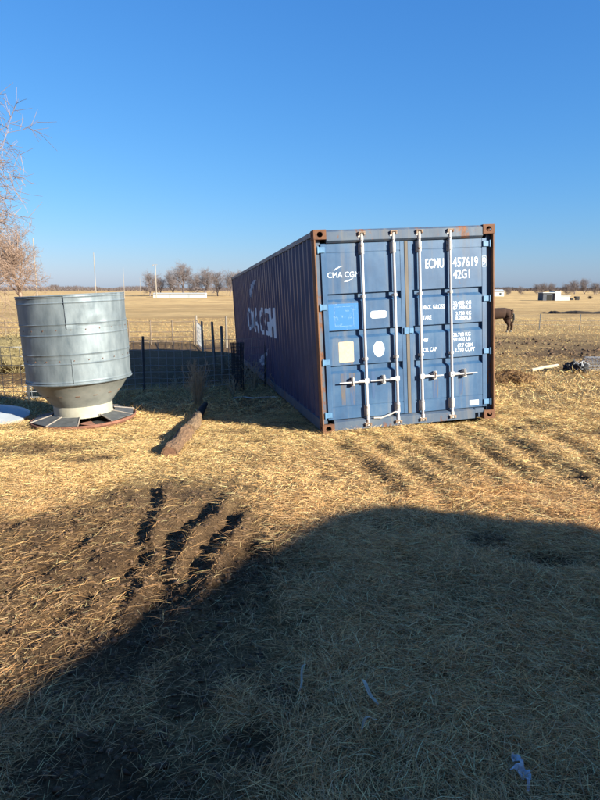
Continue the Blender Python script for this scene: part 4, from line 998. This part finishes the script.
mb = MB(); mb.tube([(-.78*hs, 0, 1.36*hs), (-1.04*hs, 0, 1.14*hs), (-1.30*hs, 0, .84*hs), (-1.42*hs, 0, .62*hs)], [.04, .05, .05, .02], 6); mb.build("mane", M['mane'], horse, smooth=True)
for s, st in ((-1, -.10), (1, .16)):
    for hx, k2 in ((.79+st*1.2, 0), (-.63+st*.6, 1)): MB().tube([(hx*hs, s*.14*hs, -.03), (hx*hs, s*.14*hs, .10*hs)], [.058, .045], 8).build("hoof", M['hoof'], horse)
for s in (-1, 1): MB().tube([(-1.36*hs, s*.06*hs, .60*hs), (-1.33*hs, s*.08*hs, .74*hs)], [.03, .004], 5).build("ear", M['horse'], horse)

# ------------------------------------------------------------------ scrap and litter
dh = empty("scrap_heap", (6.25, 13.7, hz(6.25, 13.7))); tag(dh, "dark heap of scrap with wire at the right edge of the straw", "scrap heap")
bm = bmesh.new(); bmesh.ops.create_icosphere(bm, subdivisions=4, radius=1)
for v in bm.verts:
    p = v.co; n_ = fbm(np.array([p.x*3+p.z]), np.array([p.y*3-p.z]), 4, 92)[0]; n2_ = fbm(np.array([p.x*8+p.z*5]), np.array([p.y*8-p.z*5]), 3, 93)[0]; q2 = 1+.4*n_+.35*n2_; v.co = Vector((p.x*.24*q2, p.y*.22*q2, max(-.03, .06+p.z*.15*(1+.7*n_+.5*n2_))))
me = bpy.data.meshes.new("dark_sheet"); bm.to_mesh(me); bm.free(); me.materials.append(M['junk']); link("dark_sheet", me, dh)
r_ = random.Random(4)
for i in range(9):
    a = r_.uniform(0, 3.14); l = r_.uniform(.2, .4); x, y, z = r_.uniform(-.15, .2), r_.uniform(-.25, .05), r_.uniform(.1, .22)
    MB().tube([(x-l/2*math.cos(a), y-.05, z-.07*r_.random()), (x, y, z+.05), (x+l/2*math.cos(a), y, z-.12*r_.random())], .008, 5).build("scrap_strip", M['rib'] if i % 2 else M['wire'], dh)
wr2 = empty("wire_roll", (6.95, 13.9, hz(6.95, 13.9))); tag(wr2, "loose coil of wire netting lying right of the dark scrap heap", "wire roll")
mb = MB()
for k in range(9):
    x = -.42+k*.105; mb.tube([(x, .17*math.cos(2*math.pi*j/14), .17+.17*math.sin(2*math.pi*j/14)) for j in range(15)], .006, 3, False)
for j in range(14): a = 2*math.pi*j/14; mb.tube([(-.42, .17*math.cos(a), .17+.17*math.sin(a)), (.42, .17*math.cos(a), .17+.17*math.sin(a))], .006, 3, False)
mb.build("netting", M['wire'], wr2)
mb = MB(); A = Vector((5.3, 13.85, hz(5.3, 13.85)+.05)); B = Vector((6.1, 14.35, hz(6.1, 14.35)+.09)); o = rough_tube(path([tuple(A), tuple(A.lerp(B, .5)+Vector((0, 0, .01))), tuple(B)], 4), [.035]*9, 7, .2, 66).build("bleached_pole", M['board'], None, smooth=True); tag(o, "pale bleached pole lying on the ground left of the scrap heap", "pole")
mo = empty("straw_mound", (4.2, 12.1, hz(4.2, 12.1))); tag(mo, "low reddish brown mound of rotten hay right of the container", "mound")
bm = bmesh.new(); bmesh.ops.create_icosphere(bm, subdivisions=4, radius=1)
for v in bm.verts:
    p = v.co; n_ = fbm(np.array([p.x*2.6+p.z]), np.array([p.y*2.6-p.z]), 4, 97)[0]; v.co = Vector((p.x*.48*(1+.35*n_), p.y*.34*(1+.35*n_), max(-.05, .0+p.z*.20*(1+.6*n_))))
me = bpy.data.meshes.new("heap"); bm.to_mesh(me); bm.free(); me.materials.append(simple("rotten_hay", (.10, .05, .024), (.24, .135, .06), 16, .95, 0, .9, .04)); core = link("heap", me, mo)
n = 2600; vs = np.array([v.co for v in me.vertices]); vs = vs[vs[:, 2] > -.02]; pk = vs[rng.integers(0, len(vs), n)]; dr_ = rng.normal(0, 1, (n, 3)); dr_[:, 2] = np.abs(dr_[:, 2])*.5; dr_ /= np.linalg.norm(dr_, axis=1)[:, None]
sd_ = np.cross(dr_, rng.normal(0, 1, (n, 3))); sd_ /= np.linalg.norm(sd_, axis=1)[:, None]
V = np.stack([pk-sd_*.005, pk+sd_*.005, pk+dr_*rng.uniform(.05, .16, (n, 1))], 1).reshape(-1, 3); C = np.repeat(np.concatenate([np.array([.26, .15, .065])*(.5+.9*rng.random((n, 1))), np.ones((n, 1))], 1), 3, 0)
o = link("stems", np_mesh("stems", V, np.arange(n*3).reshape(-1, 3), SM, 3, C), mo); o["kind"] = "stuff"

# torn plastic scrap in the foreground
def sheet(name, outline, loc, rz, th, mat, label, cat, amp=.02, seed=0, tilt=(0, 0)):
    bm = bmesh.new(); vs = [bm.verts.new((p[0], p[1], 0)) for p in outline]; bm.faces.new(vs)
    bmesh.ops.triangulate(bm, faces=bm.faces[:]); bmesh.ops.subdivide_edges(bm, edges=bm.edges[:], cuts=3, use_grid_fill=True); bmesh.ops.triangulate(bm, faces=bm.faces[:])
    xs2 = np.array([v.co.x for v in bm.verts]); ys2 = np.array([v.co.y for v in bm.verts]); zz = amp*fbm(xs2*22, ys2*22, 3, seed)
    for v, z in zip(bm.verts, zz): v.co.z = z
    ext = bmesh.ops.solidify(bm, geom=bm.faces[:], thickness=th)
    me = bpy.data.meshes.new(name); bm.to_mesh(me); bm.free(); me.materials.append(M[mat]); o = link(name, me)
    o.location = loc; o.rotation_euler = (tilt[0], tilt[1], rz); return tag(o, label, cat)
bag = [(-.012, .135), (.006, .14), (.022, .125), (.032, .08), (.042, .03), (.043, -.02), (.036, -.055), (.018, -.065), (.012, -.085), (.004, -.13), (-.006, -.13), (-.008, -.10), (-.014, -.075), (.0, -.055), (-.004, -.03), (-.018, .0), (-.03, .008), (-.05, .006), (-.07, -.008), (-.05, .018), (-.028, .026), (-.002, .04), (.002, .055), (-.016, .075), (-.018, .105)]
sheet("plastic_scrap", bag, (.775, 1.865, hz(.775, 1.865)+.045), .05, .002, 'plastic', "torn bluish white plastic scrap on the straw at lower right", "plastic scrap", .035, 3, (math.radians(8), .15)).scale = (.66, .54, 1)
def husk(x, y, l, w, rz, label, seed):
    mb = MB(); n = 8
    for i in range(n+1):
        t = i/n; ww = w*math.sin(math.pi*(.12+.86*t))**.7; yv = l*(t-.5); z = .02*math.sin(t*3.1)+.008*math.sin(t*9+seed)
        ww *= .7
        mb.v += [(-ww/2+.01*math.sin(t*5+seed), yv, z+.006), (.01*math.sin(t*5+seed), yv, z), (ww/2+.01*math.sin(t*5+seed), yv, z+.007)]
    for i in range(n): a = i*3; mb.f += [(a, a+1, a+4, a+3), (a+1, a+2, a+5, a+4)]
    o = mb.build("dry_husk", M['husk'], None, smooth=True); md = o.modifiers.new("solid", 'SOLIDIFY'); md.thickness = .0015
    o.location = (x, y, hz(x, y)+.05); o.rotation_euler = (.2, .1, rz); return tag(o, label, "husk", "pale leaf husks in the shade")
husk(.009, 2.41, .16, .014, -.25, "slender pale husk, leftmost of the three in the shaded straw", 1); husk(.285, 2.30, .15, .020, .35, "pale husk in the shaded straw, middle of the three", 2); husk(.265, 2.10, .08, .016, -.8, "short pale husk nearest the bottom of the photo", 3)

# ------------------------------------------------------------------ the house behind the camera whose shadow falls on the yard
hu = Vector((.565, .825, 0)); hvv = Vector((.83, -.558, 0)); corner = Vector((9.80, -1.36, 0))
house = empty("farmhouse", (0, 0, 0)); tag(house, "white farmhouse behind the photographer casting the foreground shadow", "house")
def HP(u, v, z): p = corner-hu*u+hvv*v; return (p.x, p.y, z)
zb = -1.9; ez = 2.8
def hbox(name, u0, u1, v0, v1, z0, z1, mat): 
    mb = MB(); mb.add([HP(u0, v0, z0), HP(u1, v0, z0), HP(u1, v1, z0), HP(u0, v1, z0), HP(u0, v0, z1), HP(u1, v0, z1), HP(u1, v1, z1), HP(u0, v1, z1)], [(0,3,2,1),(4,5,6,7),(0,1,5,4),(1,2,6,5),(2,3,7,6),(3,0,4,7)]); return mb.build(name, mat, house)
hbox("wall", .75, 13.4, .55, 9.4, zb, ez-.12, M['wall'])
mb = MB(); e_ = [HP(.55, 0, ez), HP(14, 0, ez), HP(14, 10, ez), HP(0, 10, ez), HP(0, .75, ez), HP(.12, .25, ez)]; lo = [(x, y, z-.14) for x, y, z in e_]; rg = [HP(5, 5, ez+1.1), HP(9, 5, ez+1.1)]
mb.add(e_+lo+rg, [(0, 1, 13, 12), (1, 2, 13), (2, 3, 12, 13), (3, 4, 12), (4, 5, 12), (5, 0, 12), (11, 10, 9, 8, 7, 6)]+[(i, (i+1) % 6, 6+(i+1) % 6, 6+i) for i in range(6)]); mb.build("roof", M['roof'], house)
for u in (3, 8): hbox("window", u, u+1.2, .50, .552, -.6, .9, M['glass'])
hbox("door", 5.3, 6.3, .50, .553, zb+.3, .4, M['darkwall'])

# added unseen building behind the camera: blocks blue sky, warms the foreground shade
sky_blocker = empty("sky_blocker", (-6, -8, 0)); tag(sky_blocker, "added red brown building, unseen behind the photographer on the left, blocking blue sky", "sky_blocker")
bw = simple("blocker_boards", (.16, .07, .04), (.27, .13, .08), 4, .9, 0, .3, .01, (4, 4, .2))
MB().box((-10, -6, -2.4), (8.2, 4.2, 5.2)).build("wall", bw, sky_blocker)
mb = MB(); mb.prism([(-6.6, 5.0), (4.8, 5.0), (4.8, 5.2), (-.9, 8.2), (-6.6, 5.2)], 0, -10.4, 8.6); mb.build("roof", M['roof'], sky_blocker)
MB().box((-3, 4.15, -2.2), (1, 4.26, 1.6)).build("door", M['darkwall'], sky_blocker)
